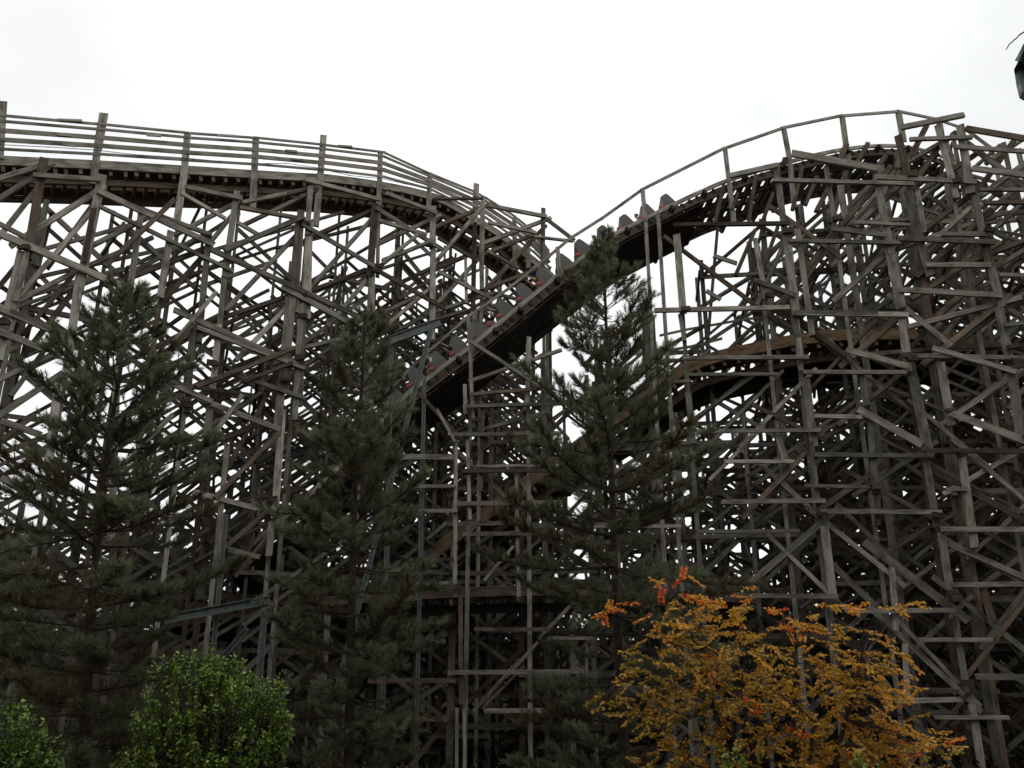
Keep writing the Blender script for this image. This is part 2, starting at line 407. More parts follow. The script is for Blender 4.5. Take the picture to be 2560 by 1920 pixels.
trace(front_l, L0, 5, [(0, 480, 320, 330, 40), (120, 520, 260, 330, 36), (0, 700, 330, 480, 46), (0, 870, 150, 760, 36), (0, 950, 260, 850, 40), (940, 480, 1180, 180, 38), (1040, 530, 1300, 220, 34),
                       (1190, 570, 1790, 330, 40), (1240, 900, 1700, 730, 46), (1300, 870, 1480, 620, 36), (1280, 1300, 1700, 1190, 46), (1310, 1250, 1700, 850, 40), (1420, 1000, 1720, 440, 36),
                       (1390, 1520, 1640, 1310, 40), (1480, 540, 1780, 420, 32), (1500, 1640, 1660, 1440, 32), (800, 1000, 1050, 740, 36)], 'brace', .14, brace)

# ================================================================== procedural rows of trestle behind the faces
def layer_line(layer, px0, px1, step):
    pts = []; px = px0; last = None; acc = 0
    while px <= px1:
        Y = layer(px); p = at(px, 1595, Y); p = V((p.x, p.y, 0))
        if last is None or (p - last).length >= step:
            pts.append((px, p)); last = p
        px += 4
    return pts
def rows(tr, layer, px0, px1, step, dys, topy, lev, pl, pd, pu, cross=.5, tone=(.6, 1.1), long=0.0, pw=(.15, .18, .2, .24)):
    """posts along each row, ledgers and diagonals between them, transverse ties between rows.
       topy(px, r): photograph row where the structure's top is seen"""
    grid = []
    tone = (tone[0] * .72, tone[1] * .74)  # rear rows toned down: shade inside the lattice put into their colour
    for r, dy in enumerate(dys):
        lay = lambda px, dy=dy: layer(px) + dy
        line = layer_line(lay, px0 + rnd.uniform(-20, 40), px1, step * rnd.uniform(.95, 1.1))
        cur = []
        for px, p in line:
            pt = px
            for _ in range(4):
                top = at(pt, topy(pt, r), p.y).z
                d_ = V((p.x, p.y, top)) - EYE; pt = 1280 + F * d_.x / (d_.y * CT + d_.z * ST)
            top += rnd.uniform(-.5, .3); zlo = gz(p.y) - .1
            if top < .8:
                cur.append(None); continue
            cur.append((p, top))
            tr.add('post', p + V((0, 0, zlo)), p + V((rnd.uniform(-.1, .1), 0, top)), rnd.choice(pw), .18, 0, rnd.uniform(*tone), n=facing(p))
            if rnd.random() < .3:
                z = rnd.uniform(2, max(2.1, top - 2))
                tr.add('splice_plank', p + V((0, 0, z)), p + V((0, 0, z + 1.6)), .3, .08, .16, rnd.uniform(*tone), n=facing(p))
        n_l = int(23 / lev)
        sh = rnd.uniform(0, lev) - 2.8
        for i in range(len(cur) - 1):
            if not cur[i] or not cur[i + 1]: continue
            (a, ta), (b, tb) = cur[i], cur[i + 1]
            nn = facing((a + b) / 2)
            for k in range(n_l):
                z = sh + k * lev
                if z + .3 < min(ta, tb) and rnd.random() < pl:
                    e = (b - a) * rnd.uniform(.03, .12)
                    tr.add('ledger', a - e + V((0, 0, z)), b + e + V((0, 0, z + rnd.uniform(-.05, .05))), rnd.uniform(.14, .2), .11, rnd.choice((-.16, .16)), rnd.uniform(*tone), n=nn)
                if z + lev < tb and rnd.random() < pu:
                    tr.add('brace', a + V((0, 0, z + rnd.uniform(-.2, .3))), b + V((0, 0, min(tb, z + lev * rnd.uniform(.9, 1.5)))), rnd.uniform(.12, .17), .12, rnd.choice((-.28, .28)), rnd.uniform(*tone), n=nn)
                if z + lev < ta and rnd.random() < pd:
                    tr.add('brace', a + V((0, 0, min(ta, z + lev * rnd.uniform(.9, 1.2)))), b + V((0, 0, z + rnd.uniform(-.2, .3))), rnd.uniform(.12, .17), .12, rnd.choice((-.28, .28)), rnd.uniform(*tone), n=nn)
        if long:
            for i in range(len(cur) - 2):
                if not cur[i] or not cur[i + 2]: continue
                (a, ta), (b, tb) = cur[i], cur[i + 2]
                nn = facing((a + b) / 2)
                for k in range(n_l):
                    if rnd.random() < long:
                        z = sh + (k + rnd.random()) * lev
                        if rnd.random() < .55: z0, z1 = z, z + lev * rnd.uniform(1.5, 2.6)
                        else: z0, z1 = z + lev * rnd.uniform(1.2, 1.9), z
                        if z0 < ta and z1 < tb:
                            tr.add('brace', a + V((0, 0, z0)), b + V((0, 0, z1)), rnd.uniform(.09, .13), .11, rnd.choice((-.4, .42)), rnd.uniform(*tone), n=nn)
        grid.append(cur)
    for r in range(len(grid) - 1):
        A = [c for c in grid[r] if c]; B = [c for c in grid[r + 1] if c]
        for a, ta in A:
            if not B: break
            b, tb = min(B, key=lambda c: (c[0] - a).length)
            if (b - a).length > 6.5: continue
            nn = V((1, 0, 0)) if a.x < 0 else V((-1, 0, 0))
            z = rnd.uniform(1, lev) - 2.8
            while z < min(ta, tb):
                if rnd.random() < cross:
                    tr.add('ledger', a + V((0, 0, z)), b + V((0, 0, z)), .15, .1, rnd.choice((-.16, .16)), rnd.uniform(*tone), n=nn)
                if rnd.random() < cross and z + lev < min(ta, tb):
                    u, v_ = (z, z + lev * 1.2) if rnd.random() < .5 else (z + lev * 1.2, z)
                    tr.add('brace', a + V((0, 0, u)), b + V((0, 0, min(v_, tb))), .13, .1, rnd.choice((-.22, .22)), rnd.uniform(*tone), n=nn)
                z += lev

back_l = Trestle('timber_trestle', base_of(750, lambda p: L0(p) + 4),
                 'deep rows of criss-cross timbers behind the front trestle face, left of the steep drop', G_T)
def top_l(px, r):
    base = interp({0: 500, 400: 500, 700: 505, 950: 525, 1100: 560, 1250: 610, 1450: 700})(px)
    return base + (0, 30, 160, 190)[r] + (0, 0, max(0, 500 - px) * .9, max(0, 800 - px) * .9)[r]
front_l.ground_posts()
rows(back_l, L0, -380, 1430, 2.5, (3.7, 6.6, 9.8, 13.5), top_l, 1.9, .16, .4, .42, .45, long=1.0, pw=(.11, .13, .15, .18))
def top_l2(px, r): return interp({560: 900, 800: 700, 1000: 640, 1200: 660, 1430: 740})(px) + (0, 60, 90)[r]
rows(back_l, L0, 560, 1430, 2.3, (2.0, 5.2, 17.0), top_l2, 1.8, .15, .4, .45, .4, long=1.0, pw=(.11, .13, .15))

# ================================================================== right trestle, nearest face
front_r = Trestle('timber_trestle', base_of(2200, R0),
                  'grey timber trestle face with level beams under the arching hill, above the orange tree', G_T)
trace(front_r, R0, 3, [(690, 530, 738, 905, 46), (752, 950, 800, 1335, 60), (792, 1440, 838, 1659, 46), (1298, 540, 1372, 950, 52), (1382, 1020, 1440, 1315, 66), (1460, 1440, 1492, 1659, 50),
                       (1438, 345, 1492, 560, 50), (1502, 680, 1552, 905, 60), (1560, 690, 1592, 885, 32), (1578, 1010, 1625, 1160, 55), (1820, 285, 1872, 605, 52), (1895, 640, 1950, 900, 45),
                       (1950, 880, 2002, 1135, 56), (2008, 1150, 2062, 1340, 52), (2058, 1400, 2110, 1659, 56), (998, 540, 1040, 835, 36), (78, 950, 108, 1315, 56), (98, 1440, 120, 1565, 32),
                       (820, 920, 890, 1420, 42), (560, 980, 612, 1265, 36), (1680, 280, 1770, 620, 40)], 'post', POST, 0)
trace(front_r, R0, 3, [(55, 905, 762, 896, 34), (665, 630, 1522, 655, 32), (1300, 612, 1905, 642, 38), (760, 1003, 1432, 1016, 32), (1425, 985, 2025, 1010, 42), (1020, 925, 1352, 966, 38),
                       (1168, 890, 1502, 905, 24), (-60, 1428, 765, 1410, 40), (795, 1440, 1485, 1450, 42), (1598, 1150, 1992, 1150, 40), (1438, 1300, 2065, 1336, 44), (1880, 555, 2260, 605, 42),
                       (1448, 312, 1832, 235, 42), (1840, 310, 2260, 382, 42), (1500, 382, 1885, 370, 30), (1780, 425, 2260, 457, 32), (1960, 770, 2260, 762, 30), (1930, 690, 2260, 690, 28),
                       (1695, 960, 1965, 962, 36), (2050, 1210, 2260, 1215, 30), (2080, 1520, 2260, 1500, 30)], 'ledger', .12, chord)
trace(front_r, R0, 3, [(780, 468, 1302, 562, 56), (548, 1240, 805, 1335, 40), (300, 1095, 445, 1142, 32), (258, 1308, 345, 1362, 32), (398, 610, 690, 545, 44)], 'bank_beam', .12, .2)
trace(front_r, R0, 3, [(98, 1010, 605, 1392, 36), (758, 840, 985, 1005, 36), (620, 1255, 742, 975, 38), (798, 1245, 1005, 955, 46), (1138, 1258, 1385, 1035, 46), (1085, 885, 1325, 598, 48),
                       (1458, 562, 1612, 258, 40), (1518, 622, 1702, 348, 40), (1645, 605, 1832, 478, 36), (1448, 515, 1805, 308, 34), (1648, 1105, 1925, 858, 46), (1575, 905, 1885, 675, 42),
                       (1498, 985, 1935, 838, 38), (1690, 940, 1855, 795, 34), (1638, 1255, 1965, 1045, 40), (1675, 1425, 2005, 1148, 46), (1878, 388, 2115, 565, 42), (1938, 645, 2145, 355, 36),
                       (1985, 665, 2240, 480, 44), (1978, 785, 2240, 575, 38), (1618, 1475, 2065, 1358, 44), (1695, 1659, 2055, 1398, 56), (848, 1488, 1085, 1659, 46), (1488, 1398, 1655, 1535, 42),
                       (1270, 780, 1420, 640, 44), (2000, 460, 2240, 300, 34), (1990, 1060, 2240, 960, 36), (2060, 1110, 2240, 1000, 34)], 'brace', .15, brace)
trace(front_r, R0, 4, [(816, 130, 838, 372, 36), (1460, 150, 1492, 385, 48), (2060, 85, 2132, 405, 48), (2140, 465, 2185, 805, 60), (868, 488, 910, 815, 62), (1530, 488, 1602, 835, 68),
                       (905, 880, 945, 1235, 36), (1610, 1000, 1662, 1312, 48), (985, 1400, 1035, 1800, 60), (1702, 1440, 1752, 1760, 52), (1218, 488, 1240, 625, 52), (1268, 740, 1292, 1095, 48),
                       (1310, 1165, 1312, 1345, 44), (1700, 398, 1752, 695, 56), (1830, 985, 1892, 1405, 52), (148, 585, 172, 825, 48), (700, 840, 742, 985, 48)], 'post', POST, 0)
trace(front_r, R0, 4, [(798, 105, 1492, 115, 38), (112, 380, 882, 375, 36), (148, 480, 692, 478, 30), (848, 465, 1482, 468, 36), (1498, 365, 2260, 380, 34), (58, 525, 162, 520, 28),
                       (198, 828, 955, 820, 34), (368, 1012, 785, 1012, 32), (918, 970, 1645, 976, 38), (1600, 945, 2260, 950, 40), (858, 1160, 1245, 1166, 30), (348, 1258, 985, 1250, 38),
                       (958, 1315, 1695, 1321, 38), (198, 1440, 825, 1435, 32), (1688, 1425, 2260, 1426, 38), (918, 735, 1205, 741, 34), (1718, 1180, 1850, 1181, 28)], 'ledger', .12, chord)
trace(front_r, R0, 4, [(848, 150, 1085, 335, 36), (1118, 348, 1235, 455, 34), (1278, 488, 1545, 692, 38), (1618, 718, 1875, 932, 38), (1238, 1118, 1615, 1325, 42), (1775, 1118, 2240, 1370, 52),
                       (1895, 965, 2240, 1255, 36), (688, 1098, 965, 1345, 42), (998, 1378, 1355, 1665, 42), (668, 708, 865, 805, 38), (1175, 1368, 1345, 1535, 40), (988, 442, 1225, 195, 32),
                       (1188, 312, 1395, 138, 50), (1698, 312, 2035, 45, 48), (398, 762, 645, 515, 32), (558, 812, 845, 515, 36), (718, 1105, 925, 865, 50), (578, 1245, 745, 1075, 50),
                       (948, 862, 1165, 748, 46), (1178, 682, 1405, 495, 42), (1788, 702, 2105, 485, 42), (1288, 1122, 1575, 935, 42), (1018, 1245, 1265, 1075, 50), (1858, 1112, 2135, 955, 40),
                       (378, 1012, 525, 865, 32), (638, 1655, 965, 1378, 60), (1368, 1552, 1685, 1368, 42), (1865, 1558, 2105, 1665, 46)], 'brace', .15, brace)
trace(front_r, R0, 4, [(1188, 688, 1575, 905, 60), (1738, 708, 2240, 895, 56), (1118, 328, 1492, 432, 50), (1638, 318, 2145, 462, 42)], 'bank_beam', .12, .24, tone=1.3)
trace(front_r, R0, 9, [(1892, 1270, 1955, 1665, 48), (1788, 735, 1845, 1085, 42), (1958, 555, 2012, 725, 50), (1480, 895, 1492, 1160, 38), (1400, 425, 1420, 725, 40)], 'post', POST, 0)
trace(front_r, R0, 9, [(368, 600, 1062, 606, 36), (1128, 695, 1785, 690, 38), (1755, 535, 2260, 530, 36), (1898, 1095, 2260, 1100, 42), (1418, 1245, 1815, 1235, 36), (1548, 870, 2005, 870, 32),
                       (1648, 1345, 2105, 1345, 26)], 'ledger', .12, chord)
trace(front_r, R0, 9, [(1368, 368, 1745, 655, 75), (1868, 328, 2240, 525, 52), (1388, 788, 1825, 1195, 46), (1558, 878, 1825, 1155, 32), (1798, 598, 2240, 950, 46), (1058, 428, 1325, 685, 52),
                       (748, 328, 1015, 585, 36), (1468, 1268, 1725, 1595, 28), (1718, 1468, 1885, 1655, 32), (1878, 1072, 2240, 605, 38), (1598, 1535, 1815, 1275, 32)], 'brace', .15, brace)

def top_l3(px, r): return interp({0: 1240, 600: 1180, 1000: 1150, 1430: 1120})(px) + (0, 30, 60)[r]
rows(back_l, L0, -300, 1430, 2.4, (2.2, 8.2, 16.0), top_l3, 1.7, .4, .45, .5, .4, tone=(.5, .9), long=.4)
back_r = Trestle('timber_trestle', base_of(2150, lambda p: R0(p) + 5),
                 'dense dark rows of timber posts and diagonals behind the arching hill face', G_T)
def top_r(px, r):
    base = interp({1480: 900, 1560: 800, 1700: 690, 1850: 560, 2000: 480, 2200: 430, 2600: 440})(px)
    return base + (0, 40, 70, 110, 420)[r] + (0, 0, max(0, 2050 - px) * .6, max(0, 2150 - px) * 1.2, 0)[r]
trace(front_r, lambda px: LB(px) - .15, 3, [(368, 650, 308, 890, 30), (564, 583, 518, 890, 30), (747, 480, 728, 540, 42), (849, 540, 788, 800, 30), (1121, 400, 1078, 500, 46), (1119, 560, 1025, 880, 42), (1254, 390, 1175, 530, 34), (942, 595, 868, 770, 28), (1036, 615, 935, 810, 36), (671, 695, 598, 890, 28), (455, 695, 418, 800, 24), (1362, 470, 1285, 570, 38), (1214, 695, 1085, 890, 44), (1350, 695, 1180, 880, 40), (1515, 475, 1380, 640, 36), (700, 900, 600, 1180, 30), (560, 920, 440, 1200, 30), (330, 900, 270, 1590, 26), (1020, 980, 860, 1240, 40)], 'bank_strut', .14, 0, mat=M_OLD, tone=.75)
front_r.ground_posts()
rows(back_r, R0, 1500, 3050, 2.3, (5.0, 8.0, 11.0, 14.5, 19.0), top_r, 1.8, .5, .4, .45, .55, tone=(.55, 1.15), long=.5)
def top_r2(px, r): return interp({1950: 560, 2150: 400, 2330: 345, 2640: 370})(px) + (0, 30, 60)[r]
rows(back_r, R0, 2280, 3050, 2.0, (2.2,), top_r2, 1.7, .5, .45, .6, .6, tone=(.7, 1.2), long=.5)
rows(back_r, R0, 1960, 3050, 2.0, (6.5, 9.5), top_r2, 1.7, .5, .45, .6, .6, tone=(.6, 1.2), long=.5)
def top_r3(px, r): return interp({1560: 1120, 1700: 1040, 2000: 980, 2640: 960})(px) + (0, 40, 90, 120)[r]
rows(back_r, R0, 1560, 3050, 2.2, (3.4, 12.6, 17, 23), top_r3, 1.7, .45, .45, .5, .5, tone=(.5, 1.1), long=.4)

# ================================================================== tower under the drop
tower = Trestle('support_tower', base_of(1200, T0), 'narrow timber support tower with level planks under the steep drop, between two pines', G_T)
trace(tower, T0, 6, [(912, 120, 936, 640, 26), (890, 530, 892, 670, 30), (835, 850, 830, 1659, 30), (905, 860, 918, 1245, 28), (1205, 1085, 1218, 1659, 28), (1285, 240, 1275, 560, 38), (1000, 640, 990, 1060, 30)], 'post', .18, 0)
trace(tower, T0, 8, [(862, 540, 866, 1090, 34), (842, 1290, 838, 1720, 26), (886, 1300, 890, 1720, 26), (1212, 140, 1216, 515, 26), (1560, 700, 1550, 1720, 30), (1640, 900, 1635, 1300, 24), (40, 640, 30, 1200, 30)], 'post', .18, 0)
trace(tower, T0, 6, [(928, 602, 1432, 560, 30), (898, 675, 1535, 655, 32), (818, 850, 1465, 840, 36), (480, 985, 825, 985, 48), (868, 1070, 1455, 1064, 38), (960, 1040, 1460, 1036, 26), (848, 1270, 1500, 1262, 40), (560, 1165, 835, 1160, 30),
                     (620, 1315, 845, 1312, 34), (878, 1455, 1650, 1445, 38)], 'ledger', .12, chord)
trace(tower, T0, 8, [(540, 380, 825, 380, 30), (530, 528, 805, 524, 28), (948, 805, 1405, 808, 34), (788, 1070, 1620, 1065, 36), (300, 1120, 835, 1120, 36), (1008, 1305, 1560, 1300, 34), (225, 1355, 795, 1355, 32),
                     (655, 880, 775, 880, 28), (1400, 860, 1700, 860, 28), (1680, 180, 2212, 176, 30)], 'ledger', .12, chord)
trace(tower, T0, 6, [(928, 288, 1480, 645, 30), (648, 622, 835, 825, 32), (868, 958, 1175, 1245, 36), (1215, 1088, 1315, 1245, 28), (980, 480, 1420, 330, 30), (960, 800, 1330, 700, 30), (720, 700, 830, 900, 26)], 'brace', .14, brace)
trace(tower, T0, 8, [(1515, 685, 1398, 808, 30), (1285, 945, 1195, 1045, 28), (1175, 1055, 995, 1255, 32), (1195, 1095, 1055, 1235, 24), (785, 1375, 595, 1605, 36), (1010, 510, 1190, 300, 26), (1000, 330, 1160, 510, 28), (1680, 900, 1790, 980, 22)], 'brace', .14, brace)
tower.ground_posts()
def top_c(px, r): return interp({900: 1130, 1200: 1000, 1560: 760, 1760: 700})(px) + (0, 60, 100)[r]
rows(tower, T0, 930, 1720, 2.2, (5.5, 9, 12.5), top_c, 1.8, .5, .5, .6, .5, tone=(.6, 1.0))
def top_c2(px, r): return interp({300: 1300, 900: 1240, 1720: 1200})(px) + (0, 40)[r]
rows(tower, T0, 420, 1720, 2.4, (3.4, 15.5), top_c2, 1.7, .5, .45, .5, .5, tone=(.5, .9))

# ================================================================== tracks
def smooth_path(pts, n=8):
    out = []
    for i in range(len(pts) - 1):
        p0 = pts[max(i - 1, 0)]; p1 = pts[i]; p2 = pts[i + 1]; p3 = pts[min(i + 2, len(pts) - 1)]
        for k in range(n):
            t = k / n
            out.append(.5 * ((2 * p1) + (p2 - p0) * t + (2 * p0 - 5 * p1 + 4 * p2 - p3) * t * t + (3 * p1 - p0 - 3 * p2 + p3) * t ** 3))
    out.append(pts[-1]); return out
class Track:
    """near edge path read on its layer; deck runs back from it"""
    def __init__(s, name, label, group, layer, rows_, width, drop, fascia, tie_gap, tie_len=(0, 0), wood=None, deckw=None, tie_mat=None, n=8):
        s.layer = layer
        pts = []
        for k, x, y in rows_:
            a = src(k, x, y) if k != 's' else (x, y)
            pts.append(at(*a, layer(a[0])))
        s.path = smooth_path(pts, n)
        s.width = width; s.drop = drop; s.fh = fascia
        mid = s.path[len(s.path) // 2]
        s.root = empty(name, V((mid.x, mid.y, 0)), label, 'track', group)
        P = s.path; N_ = len(P)
        s.W = []; s.U = []
        for i in range(N_):
            t = (P[min(i + 1, N_ - 1)] - P[max(i - 1, 0)]).normalized()
            th = V((t.x, t.y, 0)).normalized()
            w = V((-th.y, th.x, 0))
            if w.y < 0: w = -w
            w = (w + V((0, 0, -drop))).normalized()
            u = w.cross(t)
            if u.z < 0: u = -u
            s.W.append(w); s.U.append(u.normalized())
        wood = wood or M_WOOD
        def along(off_w, off_u, w, d, name, mat, tone=1.0, upright=True, sub=None):
            b = MB()
            pts = [P[i] + s.W[i] * off_w + s.U[i] * off_u for i in range(N_)]
            b.strip(pts, s.U, s.W, w, d, tone)
            return b.build(name, mat, s.root)
        along(0, 0, fascia, .07, 'fascia_board', wood, 1.05)
        along(width, 0, fascia * .8, .07, 'fascia_board', wood, .9)
        g_ = width * .5
        for o in (g_ - .62, g_ + .62):
            r_ = along(o, .10, .22, .20, 'running_rail', M_OLD, .8)
            b = MB(); b.strip([P[i] + s.W[i] * o + s.U[i] * .225 for i in range(N_)], s.U, s.W, .014, .12)
            ob = b.build('steel_strip', M_RAILSTEEL, r_, origin=V((s.root.location)))
        # deck planks along the track, with gaps
        if deckw:
            for (o0, o1) in deckw:
                o = o0
                while o < o1 - .05:
                    along(o + .09, -fascia / 2 + .03, .04, .19, 'deck_plank', tie_mat or wood, rnd.uniform(.8, 1.1)); o += .205
        # cross ties
        acc = 0; nxt = .1; kx = 0
        for i in range(N_ - 1):
            seg = (P[i + 1] - P[i]).length
            while acc + seg > nxt and kx < 99:
                f = (nxt - acc) / seg
                p = P[i].lerp(P[i + 1], f); w = s.W[i]; u = s.U[i]
                b = MB(); t = (P[i + 1] - P[i]).normalized()
                e0 = -tie_len[0] if kx % 4 == 0 else .04
                e1 = tie_len[1] if kx % 4 == 0 else rnd.uniform(-.02, .1)
                b.beam(p - u * (fascia / 2 + .11) + w * e0, p - u * (fascia / 2 + .11) + w * (width + e1), t, .2, .12, rnd.uniform(.75, 1.2))
                b.build('crosstie', tie_mat or wood, s.root)
                nxt += tie_gap * rnd.uniform(.75, 1.25); kx += 1
            acc += seg
        # stringers under the ties
        for o in (g_ - .62, g_ + .62):
            along(o, -fascia / 2 - .34, .24, .1, 'stringer', tie_mat or wood, .9)
    def rail(s, rows_, w, d, name='handrail', tone=1.0, n=4, dy=0.0, mat=None):
        pts = []
        for k, x, y in rows_:
            a = src(k, x, y); pts.append(at(*a, s.layer(a[0]) + dy))
        b = MB()
        for i in range(len(pts) - 1):
            p, q = pts[i], pts[i + 1]
            e = (q - p).normalized() * .06
            dist = ((p + q) / 2 - EYE).length
            b.beam(p - e, q + e, facing(p), max(.018, w / (2212 / 900) / F * dist), d, tone * rnd.uniform(.9, 1.1), (-.008 if i % 2 else .008))
        b.build(name, mat or M_WOOD, s.root)
    def posts(s, rows_, k, dy=0.0, d=.12, name='rail_post', down=False):
        for x1, y1, x2, y2, w in rows_:
            a = src(k, x1, y1); c = src(k, x2, y2)
            p = at(*a, s.layer(a[0]) + dy); q = at(*c, s.layer(c[0]) + dy)
            ww = max(.06, w / ZK[k] / F * (p - EYE).length)
            if down: q = V((q.x, q.y, gz(q.y) - .1))
            b = MB(); b.beam(p, q, facing(p), ww, d, rnd.uniform(.9, 1.25)); b.build(name, M_WOOD, s.root)

GTR = 'tracks of the wooden roller coaster'
trA = Track('coaster_track', 'high timber track with five-rail fence curving down from the upper left', GTR, LA,
            [(1, -1500, 380), (1, -800, 430), (1, -260, 475), (1, 0, 495), (1, 580, 522), (1, 1130, 553), (1, 1560, 580), (1, 1965, 602), (2, 245, 402), (2, 615, 450), (2, 920, 515), (2, 1060, 575), (2, 1200, 660), (2, 1330, 740), (2, 1450, 830), (2, 1580, 930), (2, 1700, 1040)],
            1.9, .10, .36, .42, (0, .15), deckw=[(.05, .62), (1.3, 1.85)], tie_mat=M_OLD, n=6)
topA = [(1, -1500, 105), (1, -800, 158), (1, -260, 200), (1, 20, 218), (1, 600, 270), (1, 1150, 325), (1, 1570, 355), (1, 1980, 397), (2, 265, 202), (2, 640, 248), (2, 920, 378), (2, 1200, 492), (2, 1265, 528), (2, 1440, 640), (2, 1560, 735), (2, 1650, 850)]
botA = [(1, -1500, 313), (1, -800, 366), (1, -260, 408), (1, 20, 424), (1, 600, 455), (1, 1150, 492), (1, 1570, 517), (1, 1980, 553), (2, 265, 352), (2, 640, 398), (2, 920, 472), (2, 1200, 610), (2, 1265, 650), (2, 1440, 770), (2, 1560, 860), (2, 1650, 950)]
for f, w in ((0, 13), (.17, 14), (.45, 24), (.72, 24), (1, 14)):
    trA.rail([(k, x, y * (1 - f) + yb * f) for (k, x, y), (_, _, yb) in zip(topA, botA)], w, .05, 'fence_rail', .95, dy=-.1)
trA.posts([(-540, 150, -600, 480, 40), (-1050, 110, -1140, 440, 40), (15, 135, -8, 480, 40), (638, 208, 600, 420, 42), (602, 400, 572, 640, 36), (1152, 332, 1128, 610, 36), (1128, 600, 1085, 880, 38), (1572, 362, 1552, 800, 36), (1988, 342, 1965, 640, 36), (1965, 620, 1940, 900, 36)], 1, -.05)
trA.posts([(617, 248, 608, 575, 30), (922, 375, 912, 625, 28), (1207, 442, 1195, 700, 34), (1440, 650, 1442, 975, 26), (1522, 700, 1526, 960, 28)], 2, -.05)
trA.rail([(1, -260, 380), (1, 0, 396), (1, 300, 412), (1, 600, 432), (1, 870, 462), (1, 1150, 480), (1, 1360, 500), (1, 1570, 512), (1, 1760, 512), (1, 1980, 545), (2, 245, 350), (2, 430, 390), (2, 615, 408), (2, 760, 440), (2, 915, 470)], 3, .018, name='cable', dy=-.22, mat=M_DSTEEL)
# splice blocks on the fence rails
for k, x, y, ln in ((1, 430, 248, 150), (1, 1390, 342, 110), (1, 2120, 408, 90), (1, 395, 338, 80), (1, 945, 340, 90), (1, 430, 400, 90), (1, 1200, 452, 90), (1, 1790, 437, 70), (1, 1830, 490, 80), (1, 870, 470, 100)):
    a = src(k, x - ln / 2, y - 3); c = src(k, x + ln / 2, y + 3)
    b = MB(); b.beam(at(*a, LA(a[0]) - .17), at(*c, LA(c[0]) - .17), V((0, -1, 0)), .1, .05, rnd.uniform(.8, 1.2))
    b.build('splice_block', M_WOOD, trA.root)

trB = Track('coaster_track', 'steep timber track carrying the train down from the arching hill crest', GTR, LB,
            [('s', 560, 1420), ('s', 760, 1250), ('s', 900, 1115), (6, 480, 645), (6, 640, 512), (6, 910, 310), (6, 1130, 130), ('A', 0, 1640), ('A', 420, 1290), ('A', 760, 1035), ('A', 1100, 780), ('A', 1460, 590), ('A', 1950, 350),
             (3, 200, 700), (3, 400, 615), (3, 760, 505), (3, 1100, 428), (3, 1400, 405), (3, 1640, 445), (3, 1800, 530), (3, 1900, 660)],
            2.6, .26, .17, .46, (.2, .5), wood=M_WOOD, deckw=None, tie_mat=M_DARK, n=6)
trB.rail([(6, 300, 690), (6, 640, 350), (6, 800, 215), ('B', 925, 608), ('B', 1330, 330), ('B', 1740, 0), ('A', 690, 800), ('A', 1020, 590), ('A', 1425, 300), (3, 365, 422), (3, 730, 295), (3, 1090, 220), (3, 1440, 193), (3, 1690, 245), (3, 1850, 300), (3, 2010, 420)],
         17, .06, dy=-.12)
trB.posts([(375, 425, 396, 600, 26), (396, 590, 432, 890, 28), (735, 298, 770, 480, 28), (770, 470, 802, 790, 28), (1094, 222, 1132, 500, 30), (1440, 196, 1472, 380, 32), (1690, 245, 1720, 440, 30)], 3, -.1)
trB.posts([(1432, 295, 1465, 640, 42), (578, 875, 600, 1180, 40)], 'A', -.1)
trB.posts([(1465, 620, 1490, 1090, 34), (1590, 540, 1640, 1200, 36)], 'A', -.1, name='post', down=True)
trB.posts([(925, 605, 945, 900, 38)], 'B', -.1)
# closed planking below the steep part of the drop
def sub_deck(tr, i0, i1, w0, w1, du, name, mat, tone=1.0):
    o = w0; 
    while o < w1:
        b = MB(); b.strip([tr.path[i] + tr.W[i] * (o + .1) - tr.U[i] * du for i in range(i0, i1)], tr.U[i0:i1], tr.W[i0:i1], .04, .215, tone * rnd.uniform(.8, 1.1))
        b.build(name, mat, tr.root); o += .222
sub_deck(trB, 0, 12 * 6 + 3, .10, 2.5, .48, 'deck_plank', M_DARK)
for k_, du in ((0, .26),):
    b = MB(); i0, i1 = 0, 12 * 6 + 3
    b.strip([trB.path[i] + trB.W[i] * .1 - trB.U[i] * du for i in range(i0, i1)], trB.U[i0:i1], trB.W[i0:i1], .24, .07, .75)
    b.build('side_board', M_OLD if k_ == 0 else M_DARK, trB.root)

for w_, du, h_ in ((.12, .27, .34), (2.5, .2, .42)):
    b = MB(); i0, i1 = 12 * 6 + 2, len(trB.path)
    b.strip([trB.path[i] + trB.W[i] * w_ - trB.U[i] * du for i in range(i0, i1)], trB.U[i0:i1], trB.W[i0:i1], h_, .08, .62)
    b.build('rim_board', M_OLD, trB.root)
trC = Track('coaster_track', 'lower brown timber track curving across the right trestle below the arch', GTR, LC,
            [('s', 1000, 1450), ('s', 1080, 1385), ('s', 1340, 1190), ('s', 1560, 1035), (4, 150, 425), (4, 600, 300), (4, 950, 240), (4, 1300, 222), (4, 1700, 235), (4, 2100, 300), (4, 2300, 350)],
            2.7, .22, .5, .5, (.1, .4), wood=M_BROWN, tie_mat=M_OLD, deckw=[(.1, .6)], n=7)
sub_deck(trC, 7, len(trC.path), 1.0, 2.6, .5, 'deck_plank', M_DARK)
trC.rail([(4, -20, 230), (4, 160, 190), (4, 500, 130), (4, 900, 95)], 14, .05, dy=2.6)
trC.rail([(4, -20, 330), (4, 160, 300), (4, 350, 250)], 16, .05, dy=2.6)

trE = Track('coaster_track', 'low level brown timber track crossing behind the pines near the ground', GTR, LE,
            [('s', 420, 1560), ('s', 800, 1508), ('s', 1060, 1488), ('s', 1340, 1479), ('s', 1600, 1482), ('s', 1900, 1500)], 2.2, 0.02, .26, .5, (.1, .3), wood=M_OLD, tie_mat=M_DARK, deckw=[(.1, .7)], n=6)

for t in (front_l, back_l, front_r, back_r, tower): t.done()

